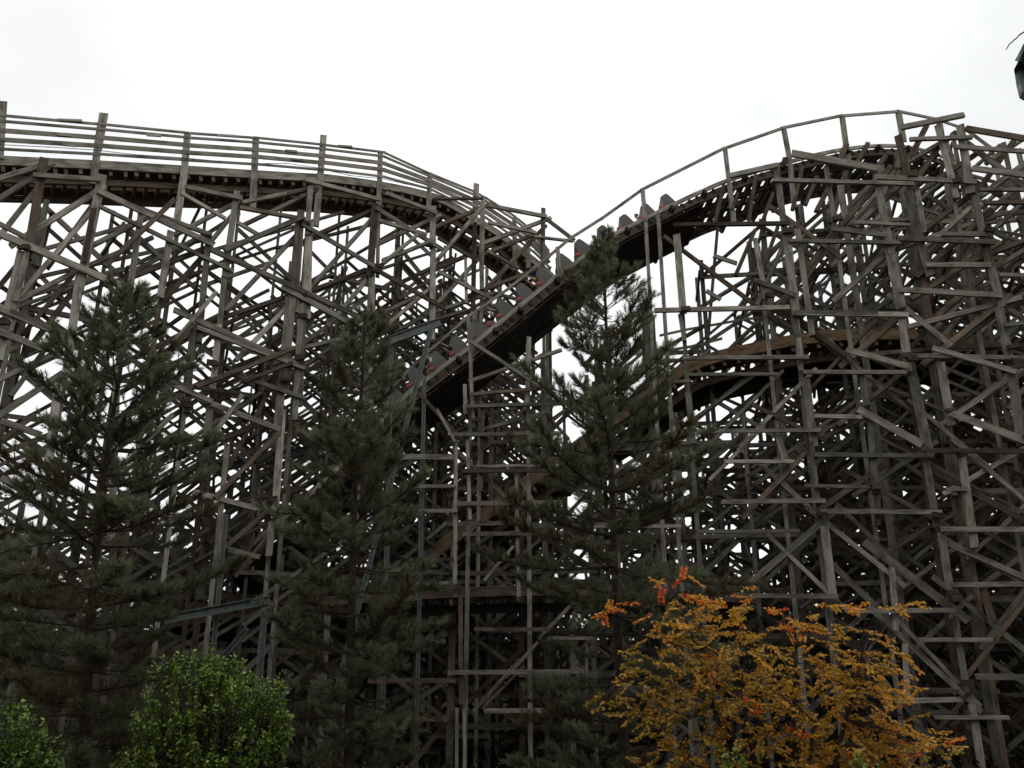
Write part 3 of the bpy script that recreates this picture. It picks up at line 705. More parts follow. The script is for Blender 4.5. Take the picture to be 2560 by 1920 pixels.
# ================================================================== grey-green steel supports, left of the drop
def steel(name, label, base, beams, mat):
    root = empty(name, base, label, 'steel support', 'painted steel supports among the timber')
    for kind, a, c, Y, w in beams:
        p = at(*src(*a), Y); q = at(*src(*c), Y)
        if kind in ('column', 'leg'): q = q + (q - p) * max(0, (q.z - gz(q.y) + .1) / max(.1, p.z - q.z))
        n = facing(p); L_ = (q - p); s_ = n.cross(L_.normalized())
        b = MB()                              # I-section: two flanges and a web
        b.beam(p + s_ * (w / 2), q + s_ * (w / 2), n, .03, .16); b.beam(p - s_ * (w / 2), q - s_ * (w / 2), n, .03, .16)
        b.beam(p, q, n, w - .03, .02)
        b.build(kind, mat, root)
steel('steel_support', 'pale green steel beam on slanting legs left of the steep drop', base_of(1050, lambda p: 27.0),
      [('beam', (6, 430, 262), (6, 740, 148), 26.6, .28), ('leg', (6, 688, 175), (6, 540, 740), 26.4, .13), ('leg', (6, 642, 480), (6, 628, 1100), 26.2, .10), ('leg', (6, 440, 270), (6, 425, 900), 26.8, .13)], M_STEEL)
steel('steel_support', 'dark blue-grey steel beam running between the two left pines', base_of(700, lambda p: 30.0),
      [('beam', (5, 1200, 1075), (5, 2300, 850), 29.5, .3), ('leg', (5, 1500, 1010), (5, 1470, 1400), 29.7, .16), ('leg', (5, 1600, 480), (5, 1570, 1300), 29.8, .15)], M_DSTEEL)
steel('steel_support', 'pale grey steel beam and column above the green shrub', base_of(620, lambda p: 24.0),
      [('beam', (7, 1010, 745), (7, 1660, 625), 24.0, .24), ('column', (7, 1625, 690), (7, 1585, 1250), 24.2, .15), ('strut', (7, 1520, 800), (7, 1370, 975), 24.1, .12), ('leg', (7, 1390, 100), (7, 1350, 520), 24.3, .11)], M_STEEL)

# ================================================================== train
def rounded_prism(b, outline, xdir, ydir, zdir, o, width, tone=1):
    """outline in (y, z) extruded along x"""
    i0 = len(b.v); n = len(outline)
    for sgn in (-1, 1):
        for y, z in outline:
            b.v.append(o + xdir * (sgn * width / 2) + ydir * y + zdir * z)
    b.f.append(tuple(range(i0 + n - 1, i0 - 1, -1))); b.f.append(tuple(range(i0 + n, i0 + 2 * n)))
    for k in range(n):
        a = i0 + k; c = i0 + (k + 1) % n
        b.f.append((a, c, c + n, a + n))
def local(n, m, root):
    o = n.build  # noqa
def skin_mesh(name, verts, edges, radii, mat, parent, loc, level=1):
    me = bpy.data.meshes.new(name); me.from_pydata(verts, edges, []); me.materials.append(mat)
    o = bpy.data.objects.new(name, me); col.objects.link(o)
    md = o.modifiers.new('skin', 'SKIN')
    for i, r_ in enumerate(radii): me.skin_vertices[0].data[i].radius = (r_, r_)
    me.skin_vertices[0].data[0].use_root = True
    sb = o.modifiers.new('sub', 'SUBSURF'); sb.levels = level; sb.render_levels = level
    dg = bpy.context.evaluated_depsgraph_get()
    m2 = bpy.data.meshes.new_from_object(o.evaluated_get(dg))
    bpy.data.objects.remove(o); m2.name = name
    m2.polygons.foreach_set('use_smooth', [True] * len(m2.polygons))
    o = bpy.data.objects.new(name, m2); col.objects.link(o)
    if parent is not None: o.parent = parent
    o.location = loc
    return o
def car_meshes():
    X, Y, Z = V((1, 0, 0)), V((0, 1, 0)), V((0, 0, 1)); O = V((0, 0, 0))
    d = {}
    b = MB()
    # trough: floor, sides with swept outline, front cowl
    side = [(-.42, .12), (.40, .12), (.46, .24), (.40, .48), (.2, .50), (-.1, .40), (-.30, .46), (-.44, .44)]
    for x in (-.52, .52): rounded_prism(b, side, X, Y, Z, V((x, 0, 0)), .05)
    rounded_prism(b, [(-.42, .1), (.42, .1), (.42, .15), (-.42, .15)], X, Y, Z, O, 1.0)
    rounded_prism(b, [(.34, .15), (.44, .2), (.40, .5), (.30, .56), (.28, .5)], X, Y, Z, O, .98)
    d['body'] = (b, M_CAR)
    b = MB()
    for x in (-.25, .25):
        rounded_prism(b, [(-.48, .14), (.14, .14), (.12, .52), (.03, .84), (-.04, .95), (-.14, .99), (-.36, 1.02), (-.45, .95), (-.50, .5)], X, Y, Z, V((x, 0, 0)), .46)
    d['seat_back'] = (b, M_CAR)
    b = MB()
    rounded_prism(b, [(-.30, .2), (.12, .2), (.16, .3), (.1, .36), (-.24, .34)], X, Y, Z, O, .9)
    d['seat_cushion'] = (b, M_CARD)
    b = MB()
    for x in (-.56, .56):
        rounded_prism(b, [(.14, .34), (.22, .30), (.34, .34), (.38, .40), (.32, .46), (.22, .48), (.15, .42)], X, Y, Z, V((x, 0, 0)), .06)
    b.tube([V((-.5, .2, .52)), V((.5, .2, .52))], [.035, .035], 8)
    d['lap_bar'] = (b, M_RED)
    b = MB()
    b.tube([V((-.62, -.2, .06)), V((.62, -.2, .06))], [.03, .03], 8)
    d['axle'] = (b, M_CARD)
    for k, x in enumerate((-.62, .62)):
        b = MB(); b.tube([V((x - .04, -.2, .08)), V((x + .04, -.2, .08))], [.11, .11], 14)
        d['wheel%d' % k] = (b, M_CARD)
    b = MB(); b.tube([V((0, -.6, .12)), V((0, .45, .12))], [.03, .03], 6); d['coupling'] = (b, M_CARD)
    return d
CARM = {}
for k, (b, m) in car_meshes().items():
    me = bpy.data.meshes.new(k.rstrip('01')); me.from_pydata([tuple(v) for v in b.v], [], b.f); me.materials.append(m)
    if k.startswith('wheel'): me.polygons.foreach_set('use_smooth', [False] * len(me.polygons))
    CARM[k] = me
# arc-length along the drop
PB = trB.path
def at_px(px):
    for i in range(len(PB) - 1):
        def sx(p):
            d = p - EYE; return 1280 + F * d.x / (d.y * CT + d.z * ST)
        a, c = sx(PB[i]), sx(PB[i + 1])
        if a <= px <= c:
            return i + (px - a) / (c - a)
    return 0
def frame_at(u):
    i = min(int(u), len(PB) - 2); f = u - i
    p = PB[i].lerp(PB[i + 1], f); t = (PB[i + 1] - PB[i]).normalized()
    w = trB.W[i]; up = trB.U[i]
    return p, t, w, up
def sy(p):
    d = p - EYE; return 1280 + F * d.x / (d.y * CT + d.z * ST)
ua, ub = at_px(1010), at_px(1705)
# equal spacing by length
fine = [ua + (ub - ua) * k / 400 for k in range(401)]
cum = [0]
for k in range(400): cum.append(cum[-1] + (frame_at(fine[k + 1])[0] - frame_at(fine[k])[0]).length)
NC = max(8, round(cum[-1] / .98))
car_words = ['last of the train, highest near the crest', 'second from the crest end', 'third from the crest end', 'just uphill of the tall pine tip',
             'behind the tip of the tall pine', 'just downhill of the tall pine tip', 'carrying the rider in an orange top', 'between the orange and dark grey riders', 'carrying the rider in a dark grey top',
             'carrying the rider in a teal top', 'just uphill of the brown tower post', 'carrying the rider in a dark blue top', 'carrying the rider in a white top',
             'second from the lower end', 'leading the train, lowest on the drop']
cars = []
for c in range(NC):
    s_ = cum[-1] * (NC - 1 - c) / (NC - 1)
    k = min(range(401), key=lambda q: abs(cum[q] - s_))
    p, t, w, up = frame_at(fine[k])
    o = p + w * (trB.width / 2) + up * .26
    fwd = -t                                       # the train runs downhill, to the left
    x = fwd.cross(up).normalized()
    M = Matrix((x * .95, fwd * .86, up * .93)).transposed().to_4x4(); M.translation = o
    root = bpy.data.objects.new('coaster_car', None); col.objects.link(root); root.matrix_world = M
    words = car_words[min(c * len(car_words) // NC, len(car_words) - 1)] if NC != len(car_words) else car_words[c]
    tag(root, 'grey open coaster car with red side pads, number %d' % (c + 1), 'coaster car', 'cars of the roller coaster train')
    root['label'] = 'dark grey coaster car with red pads, ' + words
    for kk, me in CARM.items():
        ch = bpy.data.objects.new(kk.rstrip('01'), me); col.objects.link(ch); ch.parent = root
    cars.append((root, M))
# riders
def rider(M, side, cloth, hair, label, arms_up=False):
    root = bpy.data.objects.new('person', None); col.objects.link(root)
    root.matrix_world = M @ Matrix.Translation((side * .25, -.02, .40))
    tag(root, label, 'person', 'riders on the coaster train')
    up = .42
    hz = (.30, .26) if not arms_up else (.0, .95)
    vs = [(0, 0, .06), (0, -.03, .28), (0, -.02, .48), (0, 0, .57), (0, .02, .67), (0, .03, .79),
          (-.19, -.02, .46), (-.24, .14, .26) if not arms_up else (-.25, .1, .68), (-.15, .36, .26) if not arms_up else (-.2, .16, .93), (-.13, .43, .27) if not arms_up else (-.19, .17, 1.03),
          (.19, -.02, .46), (.24, .14, .26) if not arms_up else (.25, .1, .68), (.15, .36, .26) if not arms_up else (.2, .16, .93), (.13, .43, .27) if not arms_up else (.19, .17, 1.03),
          (-.1, .06, .05), (-.12, .45, .12), (-.12, .52, -.2), (.1, .06, .05), (.12, .45, .12), (.12, .52, -.2)]
    es = [(0, 1), (1, 2), (2, 3), (3, 4), (4, 5), (2, 6), (6, 7), (7, 8), (8, 9), (2, 10), (10, 11), (11, 12), (12, 13), (0, 14), (14, 15), (15, 16), (0, 17), (17, 18), (18, 19)]
    rd = [.14, .13, .14, .055, .085, .07, .06, .045, .033, .038, .06, .045, .033, .038, .085, .065, .05, .085, .065, .05]
    skin_mesh('body', vs, es, rd, M_SKIN, root, (0, 0, 0))
    vs2 = vs[:3] + [vs[6], vs[7], vs[10], vs[11]]
    skin_mesh('jacket', vs2, [(0, 1), (1, 2), (2, 3), (3, 4), (2, 5), (5, 6)], [.16, .15, .16, .075, .062, .075, .062], cloth, root, (0, 0, 0))
    skin_mesh('hair', [(0, -.02, .72), (0, .0, .81), (0, -.09, .66)], [(1, 0), (0, 2)], [.092, .085, .06], hair, root, (0, 0, 0))
M_ORANGE = plain('orange_cloth', (0.5, 0.22, 0.04), 0.8); M_TEAL = plain('teal_cloth', (0.04, 0.16, 0.14), 0.8)
M_NAVY = plain('navy_cloth', (0.03, 0.035, 0.07), 0.8); M_GREY = plain('grey_cloth', (0.12, 0.12, 0.12), 0.8); M_WHITE = plain('white_cloth', (0.5, 0.5, 0.48), 0.8)
M_BLOND = plain('light_brown_hair', (0.22, 0.13, 0.06), 0.5)
for ci, side, cl, hr, lb, au in ((1, 1, M_GREY, M_HAIR, 'dark-haired rider in grey seated near the crest end of the train', False),
                                 (3, 1, M_NAVY, M_HAIR, 'rider in a navy top seated just above the tall pine tip', False),
                                 (6, 1, M_ORANGE, M_BLOND, 'rider in an orange top two cars downhill of the tall pine tip', True),
                                 (8, 1, M_GREY, M_HAIR, 'rider in a dark grey top midway down the drop', True),
                                 (9, 1, M_TEAL, M_HAIR, 'rider in a teal top just uphill of the brown tower post', True),
                                 (11, 1, M_NAVY, M_HAIR, 'rider in a dark blue top near the pale steel leg', True),
                                 (12, -1, M_WHITE, M_BLOND, 'rider in a white top towards the lower end of the train', False)):
    if ci < len(cars): rider(cars[ci][1], side, cl, hr, lb, au)

# ================================================================== vegetation helpers
class Leaves:
    def __init__(s): s.v = []; s.n = []; s.h = []
    def tri(s, a, b, c, h): s.v += [a, b, c]; s.h.append(h)
def rot_about(v, axis, ang): return Matrix.Rotation(ang, 3, axis) @ v
def needles(b, p, q, dens, ln, wd, hue, rr, k=5, tip=True):
    a = (q - p); L_ = a.length
    if L_ < .02: return
    a = a / L_; x = a.orthogonal().normalized(); n = max(2, int(L_ / dens))
    for i in range(n + 1):
        c = p + a * (L_ * i / n)
        ph = rr.uniform(0, 6.28)
        for j in range(k):
            ang = ph + 6.283 * j / k + rr.uniform(-.4, .4)
            d0 = rot_about(x, a, ang)
            sp = rr.uniform(.35, .95) if i < n else rr.uniform(.1, .7)
            d = (a * math.cos(sp) + d0 * math.sin(sp))
            l = ln * rr.uniform(.7, 1.2)
            sd = d.cross(V((rr.uniform(-1, 1), rr.uniform(-1, 1), rr.uniform(-1, 1)))).normalized() * (wd / 2)
            h = min(1, max(0, hue + rr.uniform(-.15, .15)))
            b.poly([c - sd, c + sd, c + d * l], h)
def pine(label, trunk_px, Y, seed, crown, whorl=.42, hue0=.5, low=1.2, dens=.045, n_tw=7):
    """trunk_px: photograph points from base to tip; crown(f)->radius in metres at fraction f from base to tip"""
    rr = random.Random(seed)
    tp = [at(px, py, Y) for px, py in trunk_px]
    tp[0].z = gz(tp[0].y) - .1
    path = smooth_path(tp, 6)
    root = empty('pine_tree', V((tp[0].x, tp[0].y, gz(tp[0].y))), label, 'pine tree', 'young pines in front of the trestles')
    G0 = path[0].z; H = path[-1].z
    tb = MB(); rad = [max(.012, .105 * (1 - min(1, max(0, (p.z - G0) / (H - G0)))) ** .8 + .012) for p in path]
    tb.tube(path, rad, 9)
    tb.build('trunk', M_BARK, root, smooth=True)
    def axis(z):
        for i in range(len(path) - 1):
            if path[i].z <= z <= path[i + 1].z:
                return path[i].lerp(path[i + 1], (z - path[i].z) / max(1e-6, path[i + 1].z - path[i].z))
        return path[-1].copy()
    br = MB(); nd = MB()
    z = low
    while z < H - .15:
        f = max(0, z / H)
        nb = rr.choice((5, 6, 6, 7)); ph = rr.uniform(0, 6.28)
        for j in range(nb):
            if rr.random() < (.14 if f < .35 else .08): continue
            az = ph + 6.283 * j / nb + rr.uniform(-.35, .35)
            ln = crown(f) * rr.uniform(.55, 1.2)
            if ln < .12: ln = .12
            rise = R(4 + 44 * max(0, f - .3)) + rr.uniform(-.32, .34)
            if f < .35: rise = R(rr.uniform(-14, 10))
            d = V((math.cos(az) * math.cos(rise), math.sin(az) * math.cos(rise), math.sin(rise)))
            p0 = axis(z + rr.uniform(-.06, .06)); pts = [p0]; cur = d.copy(); n = 6
            for k in range(n):
                cur = (cur + V((rr.uniform(-.12, .12), rr.uniform(-.12, .12), .05 + rr.uniform(-.07, .09)))).normalized()
                pts.append(pts[-1] + cur * (ln / n) + V((0, 0, -.012 * ln)))
            br.tube(pts, [max(.004, .013 * ln * (1 - .85 * k / n)) for k in range(n + 1)], 5)
            dead = f < .30 and rr.random() < .14
            hb = hue0 + rr.uniform(-.3, .3) - (.06 if f < .35 else 0)
            ntw = max(4, int((2.5 if f > .32 else 3.0) * n_tw * ln / 1.2))
            for t_ in range(ntw):
                u = rr.random() ** .75 * .8 + .2; i = min(n - 1, int(u * n)); q0 = pts[i].lerp(pts[i + 1], u * n - i)
                a = (pts[i + 1] - pts[i]).normalized()
                side = a.cross(V((0, 0, 1))).normalized() * rr.choice((-1, 1))
                dd = (a * rr.uniform(.2, 1) + side * rr.uniform(.2, 1) + V((0, 0, rr.uniform(-.25, .75)))).normalized()
                tl = rr.uniform(.16, .42) * (.55 + .45 * (1 - u)) * min(1.2, .45 + ln * .55)
                q1 = q0 + dd * tl * .55; q2 = q1 + (dd + V((0, 0, .35))).normalized() * tl * .45
                br.tube([q0, q1, q2], [.006, .005, .003], 4)
                if dead and rr.random() < .7: continue
                needles(nd, q0.lerp(q1, .3), q1, dens, .125, .0125, hb - .05, rr)
                needles(nd, q1, q2, dens * .7, .13, .0125, hb + .08, rr, 6)
            if not dead:
                needles(nd, pts[n - 2], pts[n], dens * .8, .13, .0125, hb + .08, rr, 6)
                if f > .5: needles(nd, pts[1], pts[n - 2], dens * 1.3, .1, .0105, hb - .1, rr, 4)
        z += whorl * rr.uniform(.65, 1.15) * (1 if f > .3 else 1.15)
    needles(nd, axis(H - .55), axis(H), dens * .6, .15, .012, hue0 + .15, rr, 7)
    bo = br.build('branches', M_TWIG, root); 
    nd.build('crown', M_NEEDLE, root)
    return root

pine('tall pine standing before the steep drop, its tip covering part of the train', [(1566, 2300), (1562, 1919), (1540, 1500), (1528, 1180), (1518, 900), (1508, 588)], 17.0, 3,
     interp({0: 2.0, .25: 2.6, .5: 2.5, .7: 1.7, .84: 1.0, .93: .5, 1: .2}), .40, .5, -1.7, n_tw=9)
pine('broad bushy pine at the left edge of the photo with a dark leaning trunk', [(165, 2300), (205, 1919), (230, 1500), (265, 1150), (305, 900), (325, 700)], 15.0, 11,
     interp({0: 1.8, .25: 2.3, .5: 2.2, .72: 1.5, .86: .95, .95: .5, 1: .2}), .34, .5, -1.7, n_tw=10)
pine('slender pine between the broad left pine and the tall middle pine', [(868, 2300), (872, 1919), (880, 1500), (890, 1150), (905, 960), (912, 780)], 16.0, 21,
     interp({0: 1.6, .25: 1.95, .5: 1.8, .7: 1.3, .88: .8, 1: .25}), .35, .55, -1.7, n_tw=9)
pine('thin pine cut off by the left picture edge behind the broad pine', [(-70, 2200), (-60, 1800), (-55, 1500), (-50, 1290)], 17.5, 33,
     interp({0: 1.5, .4: 1.7, .75: 1.1, 1: .2}), .38, .45, -1.7, n_tw=9)

def leaf_poly(b, c, n, u, ln, wd, hue):
    v = n.cross(u).normalized()
    b.poly([c, c + u * ln * .35 + v * wd * .5, c + u * ln * .7 + v * wd * .38, c + u * ln, c + u * ln * .7 - v * wd * .38, c + u * ln * .35 - v * wd * .5], hue)
def rdir(rr):
    while True:
        v = V((rr.uniform(-1, 1), rr.uniform(-1, 1), rr.uniform(-1, 1)))
        if .1 < v.length < 1: return v.normalized()

# ------------------------------------------------------------------ autumn tree
def autumn():
    rr = random.Random(5)
    Y = 11.0
    base = at(1950, 2150, Y); base.z = gz(Y)
    root = empty('autumn_tree', base, 'orange and yellow autumn tree with red tips in front of the right trestle', 'tree')
    # clusters: display pixels (2212 wide): x, y, rx, ry, leaves density, redness
    blobs = [(1465, 1250, 40, 30, .85), (1350, 1322, 58, 28, .95), (1500, 1330, 80, 45, .45), (1440, 1370, 70, 40, .4), (1580, 1330, 80, 40, .5), (1560, 1390, 110, 45, .3), (1470, 1430, 90, 40, .25),
             (1400, 1480, 90, 40, .2), (1660, 1380, 80, 35, .5), (1600, 1460, 110, 45, .3), (1720, 1345, 60, 25, .7), (1790, 1340, 60, 30, .65), (1830, 1390, 90, 40, .4), (1790, 1440, 100, 40, .3),
             (1880, 1440, 80, 40, .4), (1750, 1500, 110, 45, .35), (1840, 1520, 110, 45, .35), (1700, 1560, 100, 40, .35), (1930, 1500, 60, 30, .6), (1800, 1590, 100, 40, .4), (1900, 1580, 90, 40, .45), (1960, 1610, 90, 35, .4),
             (2000, 1590, 50, 18, .8), (1440, 1540, 80, 35, .25), (1520, 1520, 100, 40, .3), (1750, 1650, 100, 40, .35), (1880, 1660, 110, 40, .35), (1420, 1630, 70, 40, .4), (1350, 1510, 60, 30, .3), (1900, 1310, 30, 16, .6),
             (1960, 1300, 22, 14, .6), (1620, 1300, 30, 16, .7), (1500, 1290, 40, 22, .7), (1990, 1650, 60, 30, .2), (1650, 1520, 70, 30, .3), (1540, 1440, 60, 30, .3), (1600, 1600, 90, 35, .2), (1500, 1610, 80, 35, .3)]
    lv = MB(); tw = MB()
    stems = []
    for sx_, sy_, dz in ((1600, 1480, .3), (1720, 1400, .0), (1860, 1430, -.3), (1480, 1330, .4), (1760, 1560, -.4)):
        e = at(sx_ * 2560 / 2212, sy_ * 2560 / 2212, Y + dz)
        m = base.lerp(e, .5) + V((0, 0, .25))
        st = smooth_path([base + V((rr.uniform(-.1, .1), rr.uniform(-.1, .1), 0)), m, e], 6)
        tw.tube(st, [.05 * (1 - .8 * i / (len(st) - 1)) + .008 for i in range(len(st))], 7)
        stems.append(st)
    tw.build('trunk', M_TWIG, root, smooth=True)
    tw = MB()
    for bx, by, rx, ry, red in blobs:
        cx, cy = bx * 2560 / 2212, by * 2560 / 2212
        area = rx * ry
        ns = max(3, int(area / (200 if by < 1400 else 145)))
        for s_ in range(ns):
            th = rr.uniform(0, 6.28); q = math.sqrt(rr.random()) * rr.choice((1, 1, 1, 1.25))
            px = cx + math.cos(th) * q * rx * 1.2; py = cy + math.sin(th) * q * ry * 1.4
            c = at(px, py, Y + rr.uniform(-.75, .75) )
            # a spray: a twig with alternate leaves, drooping slightly
            az = rr.uniform(0, 6.28); d = V((math.cos(az), math.sin(az), rr.uniform(-.75, .45))).normalized()
            L_ = rr.uniform(.18, .42)
            st = min((p for stx in stems for p in stx), key=lambda p: (p - c).length)
            if rr.random() < .35:
                tw.tube([st, st.lerp(c, .5) + V((0, 0, .06)), c, c + d * L_], [.008, .006, .004, .002], 4)
            else:
                tw.tube([c, c + d * L_], [.003, .002], 3)
            hb = red * rr.uniform(.35, .95)
            if rr.random() < .03 + .2 * (red > .6): hb = rr.uniform(.75, 1)
            if bx < 1570 and by > 1370: hb -= rr.uniform(.0, .15)
            nl = int(L_ / .028)
            for i in range(nl):
                p = c + d * (L_ * i / nl) + V((0, 0, -.02 * i / nl))
                for sg in (-1, 1):
                    sd = d.cross(V((0, 0, 1))).normalized() * sg
                    u = (d * rr.uniform(.2, .9) + sd * rr.uniform(.5, 1) + V((0, 0, rr.uniform(-1.1, .2)))).normalized()
                    n = (V((0, -.15, 1)) + rdir(rr) * .95).normalized()
                    n = (n - u * n.dot(u)).normalized()
                    l = rr.uniform(.04, .07)
                    leaf_poly(lv, p + u * .012, n, u, l, l * .62, min(1, max(0, hb + rr.uniform(-.2, .18))))
    tw.build('branches', M_TWIG, root)
    lv.build('crown', M_AUTUMN, root)
autumn()

# ------------------------------------------------------------------ green shrubs
def shrub(name, label, blobs, Y, seed, mat, leaf=.045, step=.03, group=None, cat='shrub', hue=0.0, per=70):
    rr = random.Random(seed)
    cx = sum(b[0] for b in blobs) / len(blobs) * 2560 / 2212
    base = at(cx, 1900, Y); base.z = gz(Y)
    root = empty(name, base, label, cat, group)
    lv = MB(); tw = MB()
    for bx, by, rx, ry in blobs:
        ns = max(5, int(rx * ry / per))
        for s_ in range(ns):
            th = rr.uniform(0, 6.28); q = rr.random() ** .6 * rr.choice((1, 1, 1, 1.18))
            if math.sin(th * 5 + bx) * math.cos(q * 9 + by) > .35: continue
            px = (bx + math.cos(th) * q * rx) * 2560 / 2212; py = (by + math.sin(th) * q * ry) * 2560 / 2212
            dzr = math.sqrt(max(0, 1 - q * q)) * rx / 2212 * 2560 / F * Y
            c = at(px, py, Y + rr.uniform(-1, .6) * dzr)
            d = (V((rr.uniform(-.5, .5), rr.uniform(-.5, .5), 1)) + (c - V((base.x, base.y, c.z))) * .25).normalized()
            L_ = rr.uniform(.1, .34)
            p0 = c - d * L_
            tw.tube([base.lerp(p0, rr.uniform(.3, .6)), p0, c], [.006, .004, .002], 3)
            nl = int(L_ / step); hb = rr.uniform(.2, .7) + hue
            for i in range(nl + 1):
                p = p0 + d * (L_ * i / nl)
                for k in range(2):
                    u = (rdir(rr) + d * .35).normalized()
                    n = (V((0, -.25, 1)) + rdir(rr) * .7); n = (n - u * n.dot(u)).normalized()
                    l = leaf * rr.uniform(.7, 1.25)
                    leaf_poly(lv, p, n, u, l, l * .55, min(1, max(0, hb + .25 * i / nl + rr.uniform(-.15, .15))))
    tw.build('stems', M_TWIG, root); lv.build('crown', mat, root)
    return root
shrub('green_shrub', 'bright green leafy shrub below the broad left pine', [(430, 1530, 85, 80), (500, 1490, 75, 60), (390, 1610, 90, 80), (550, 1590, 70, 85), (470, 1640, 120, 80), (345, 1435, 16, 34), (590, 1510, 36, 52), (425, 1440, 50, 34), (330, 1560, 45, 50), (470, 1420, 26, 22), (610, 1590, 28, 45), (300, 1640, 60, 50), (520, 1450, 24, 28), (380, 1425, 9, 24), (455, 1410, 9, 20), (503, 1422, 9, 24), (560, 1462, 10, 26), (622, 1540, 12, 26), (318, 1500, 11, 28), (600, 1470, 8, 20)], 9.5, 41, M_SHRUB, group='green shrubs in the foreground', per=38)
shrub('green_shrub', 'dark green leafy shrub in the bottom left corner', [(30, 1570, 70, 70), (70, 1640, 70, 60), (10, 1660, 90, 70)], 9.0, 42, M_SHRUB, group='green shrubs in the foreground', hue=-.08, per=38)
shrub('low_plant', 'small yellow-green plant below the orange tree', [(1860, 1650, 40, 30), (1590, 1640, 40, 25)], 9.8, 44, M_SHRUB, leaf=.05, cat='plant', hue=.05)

# ------------------------------------------------------------------ undergrowth (stuff) and far woods
def undergrowth():
    rr = random.Random(77); lv = MB()
    for i in range(1300):
        y = 7.5 + 38 * rr.random() ** 1.1; x = rr.uniform(-.8, .8) * y
        h = (.4 + .5 * rr.random()) * (1.5 if y > 18 else .8) * (1.9 if rr.random() < .15 else 1); wd = h * rr.uniform(.7, 1.4)
        hb = rr.random() * .8
        for k in range(46):
            z = h * rr.random() ** .8; d = rdir(rr) * wd * math.sqrt(max(.05, 1 - z / h * .8)) * rr.random() ** .5
            u = (rdir(rr) + V((0, 0, .3))).normalized(); n = rdir(rr); n = (n - u * n.dot(u)).normalized()
            l = rr.uniform(.05, .1) * (1 + y / 22)
            leaf_poly(lv, V((x + d.x, y + d.y, z + gz(y))), n, u, l, l * .5, min(1, hb + rr.uniform(-.2, .25)))
    o = lv.build('undergrowth', M_UNDER); tag(o, kind='stuff', label='dark brown and green undergrowth covering the ground between the trees', cat='undergrowth')
undergrowth()
def far_tree(label, px, topy, Y, wid, seed, hue=0, leaf=.3):
    rr = random.Random(seed)
    top = at(px, topy, Y); base = V((top.x, top.y, gz(top.y))); H = top.z - base.z
    root = empty('deciduous_tree', base, label, 'tree', 'trees beyond the roller coaster')
    tb = MB(); lv = MB()
    tr_ = [base, base + V((.1, 0, H * .3)), base + V((-.1, 0, H * .6)), base + V((0, 0, H * .95))]
    tb.tube(tr_, [.18, .14, .09, .03], 7)
    for i in range(16):
        z = H * rr.uniform(.2, .9); az = rr.uniform(0, 6.28); l = wid * .5 * rr.uniform(.5, 1) * (1.1 - z / H * .6)
        p0 = base + V((0, 0, z)); p1 = p0 + V((math.cos(az) * l, math.sin(az) * l, l * .6))
        tb.tube([p0, p0.lerp(p1, .5) + V((0, 0, .1)), p1], [.06, .04, .015], 5)
        for c_ in range(5):
            cc = p0.lerp(p1, rr.uniform(.4, 1.1)) + rdir(rr) * .5; r_ = rr.uniform(.4, .9) * wid / 5; hb = rr.uniform(.15, .8) + hue
            for k in range(60):
                c = cc + rdir(rr) * (r_ * rr.random() ** .5); u = rdir(rr); n = rdir(rr); n = (n - u * n.dot(u)).normalized()
                s_ = leaf * rr.uniform(.6, 1.2)
                leaf_poly(lv, c, n, u, s_, s_ * .6, min(1, max(0, hb + rr.uniform(-.15, .15))))
    tb.build('trunk', M_TWIG, root); lv.build('crown', M_FAR, root)
for i, (px, ty, Y, w, lb) in enumerate(((30, 1225, 46, 7, 'olive-leaved tree behind the left edge of the trestle'), (300, 1330, 50, 7, 'yellowish tree behind the broad left pine'),
                                        (600, 1330, 48, 6, 'thin-leaved tree seen through the trestle beside the dark steel beam'), (820, 1420, 52, 7, 'dull olive tree behind the slender pine'), (430, 1400, 45, 6, 'dark bushy tree low behind the pale grey steel beam'), (990, 1450, 47, 6, 'brownish tree low under the left end of the steep drop'),
                                        (1150, 1450, 55, 7, 'low dark tree behind the support tower'), (1750, 1510, 56, 7, 'low tree behind the orange tree'), (2280, 1380, 50, 8, 'dark tree behind the right edge of the trestle'), (2480, 1360, 47, 8, 'brownish tree behind the right-hand end of the trestle'))):
    far_tree(lb, px, ty, Y, w, 100 + i, hue=(.1 if i in (0, 1, 2) else -.15))
def woods():
    rr = random.Random(88); lv = MB()
    for i in range(20000):
        x = rr.uniform(-95, 95); y = 75 + rr.uniform(0, 9) + abs(x) * .05
        h = 8.7 + 1.4 * math.sin(x * .21) + 1.1 * math.sin(x * .53 + 1) + .8 * math.sin(x * 1.7)
        z = h * rr.random() ** .7
        u = rdir(rr); n = rdir(rr); n = (n - u * n.dot(u)).normalized(); l = rr.uniform(.5, .95)
        leaf_poly(lv, V((x, y, z - 2.9)), n, u, l, l * .7, rr.random() * .8)
    tag(lv.build('woods', M_FAR), kind='stuff', label='low belt of dull woodland on the far side', cat='woods')
woods()
def unseen_shade_woods():  # out-of-view tree belt, added and raised to shade the lower timbers
    rr = random.Random(89); lv = MB()
    for i in range(22000):
        t = rr.random()
        if t < .6: x = rr.uniform(-60, 60); y = -13 - rr.random() * 6
        elif t < .8: x = -44 - rr.random() * 6; y = rr.uniform(-16, 20)
        else: x = 44 + rr.random() * 6; y = rr.uniform(-16, 20)
        h = 20 + 2.2 * math.sin(x * .31) + 1.6 * math.sin(x * .83 + y) + math.sin(x * 2.1)
        z = h * rr.random() ** .8
        u = rdir(rr); n = rdir(rr); n = (n - u * n.dot(u)).normalized(); l = rr.uniform(.8, 1.5)
        leaf_poly(lv, V((x, y, z - .5)), n, u, l, l * .7, rr.random() * .6)
    tag(lv.build('woods', M_FAR), kind='stuff', label='tall dark woodland round the viewing place, unseen and added for shade', cat='woods')
unseen_shade_woods()

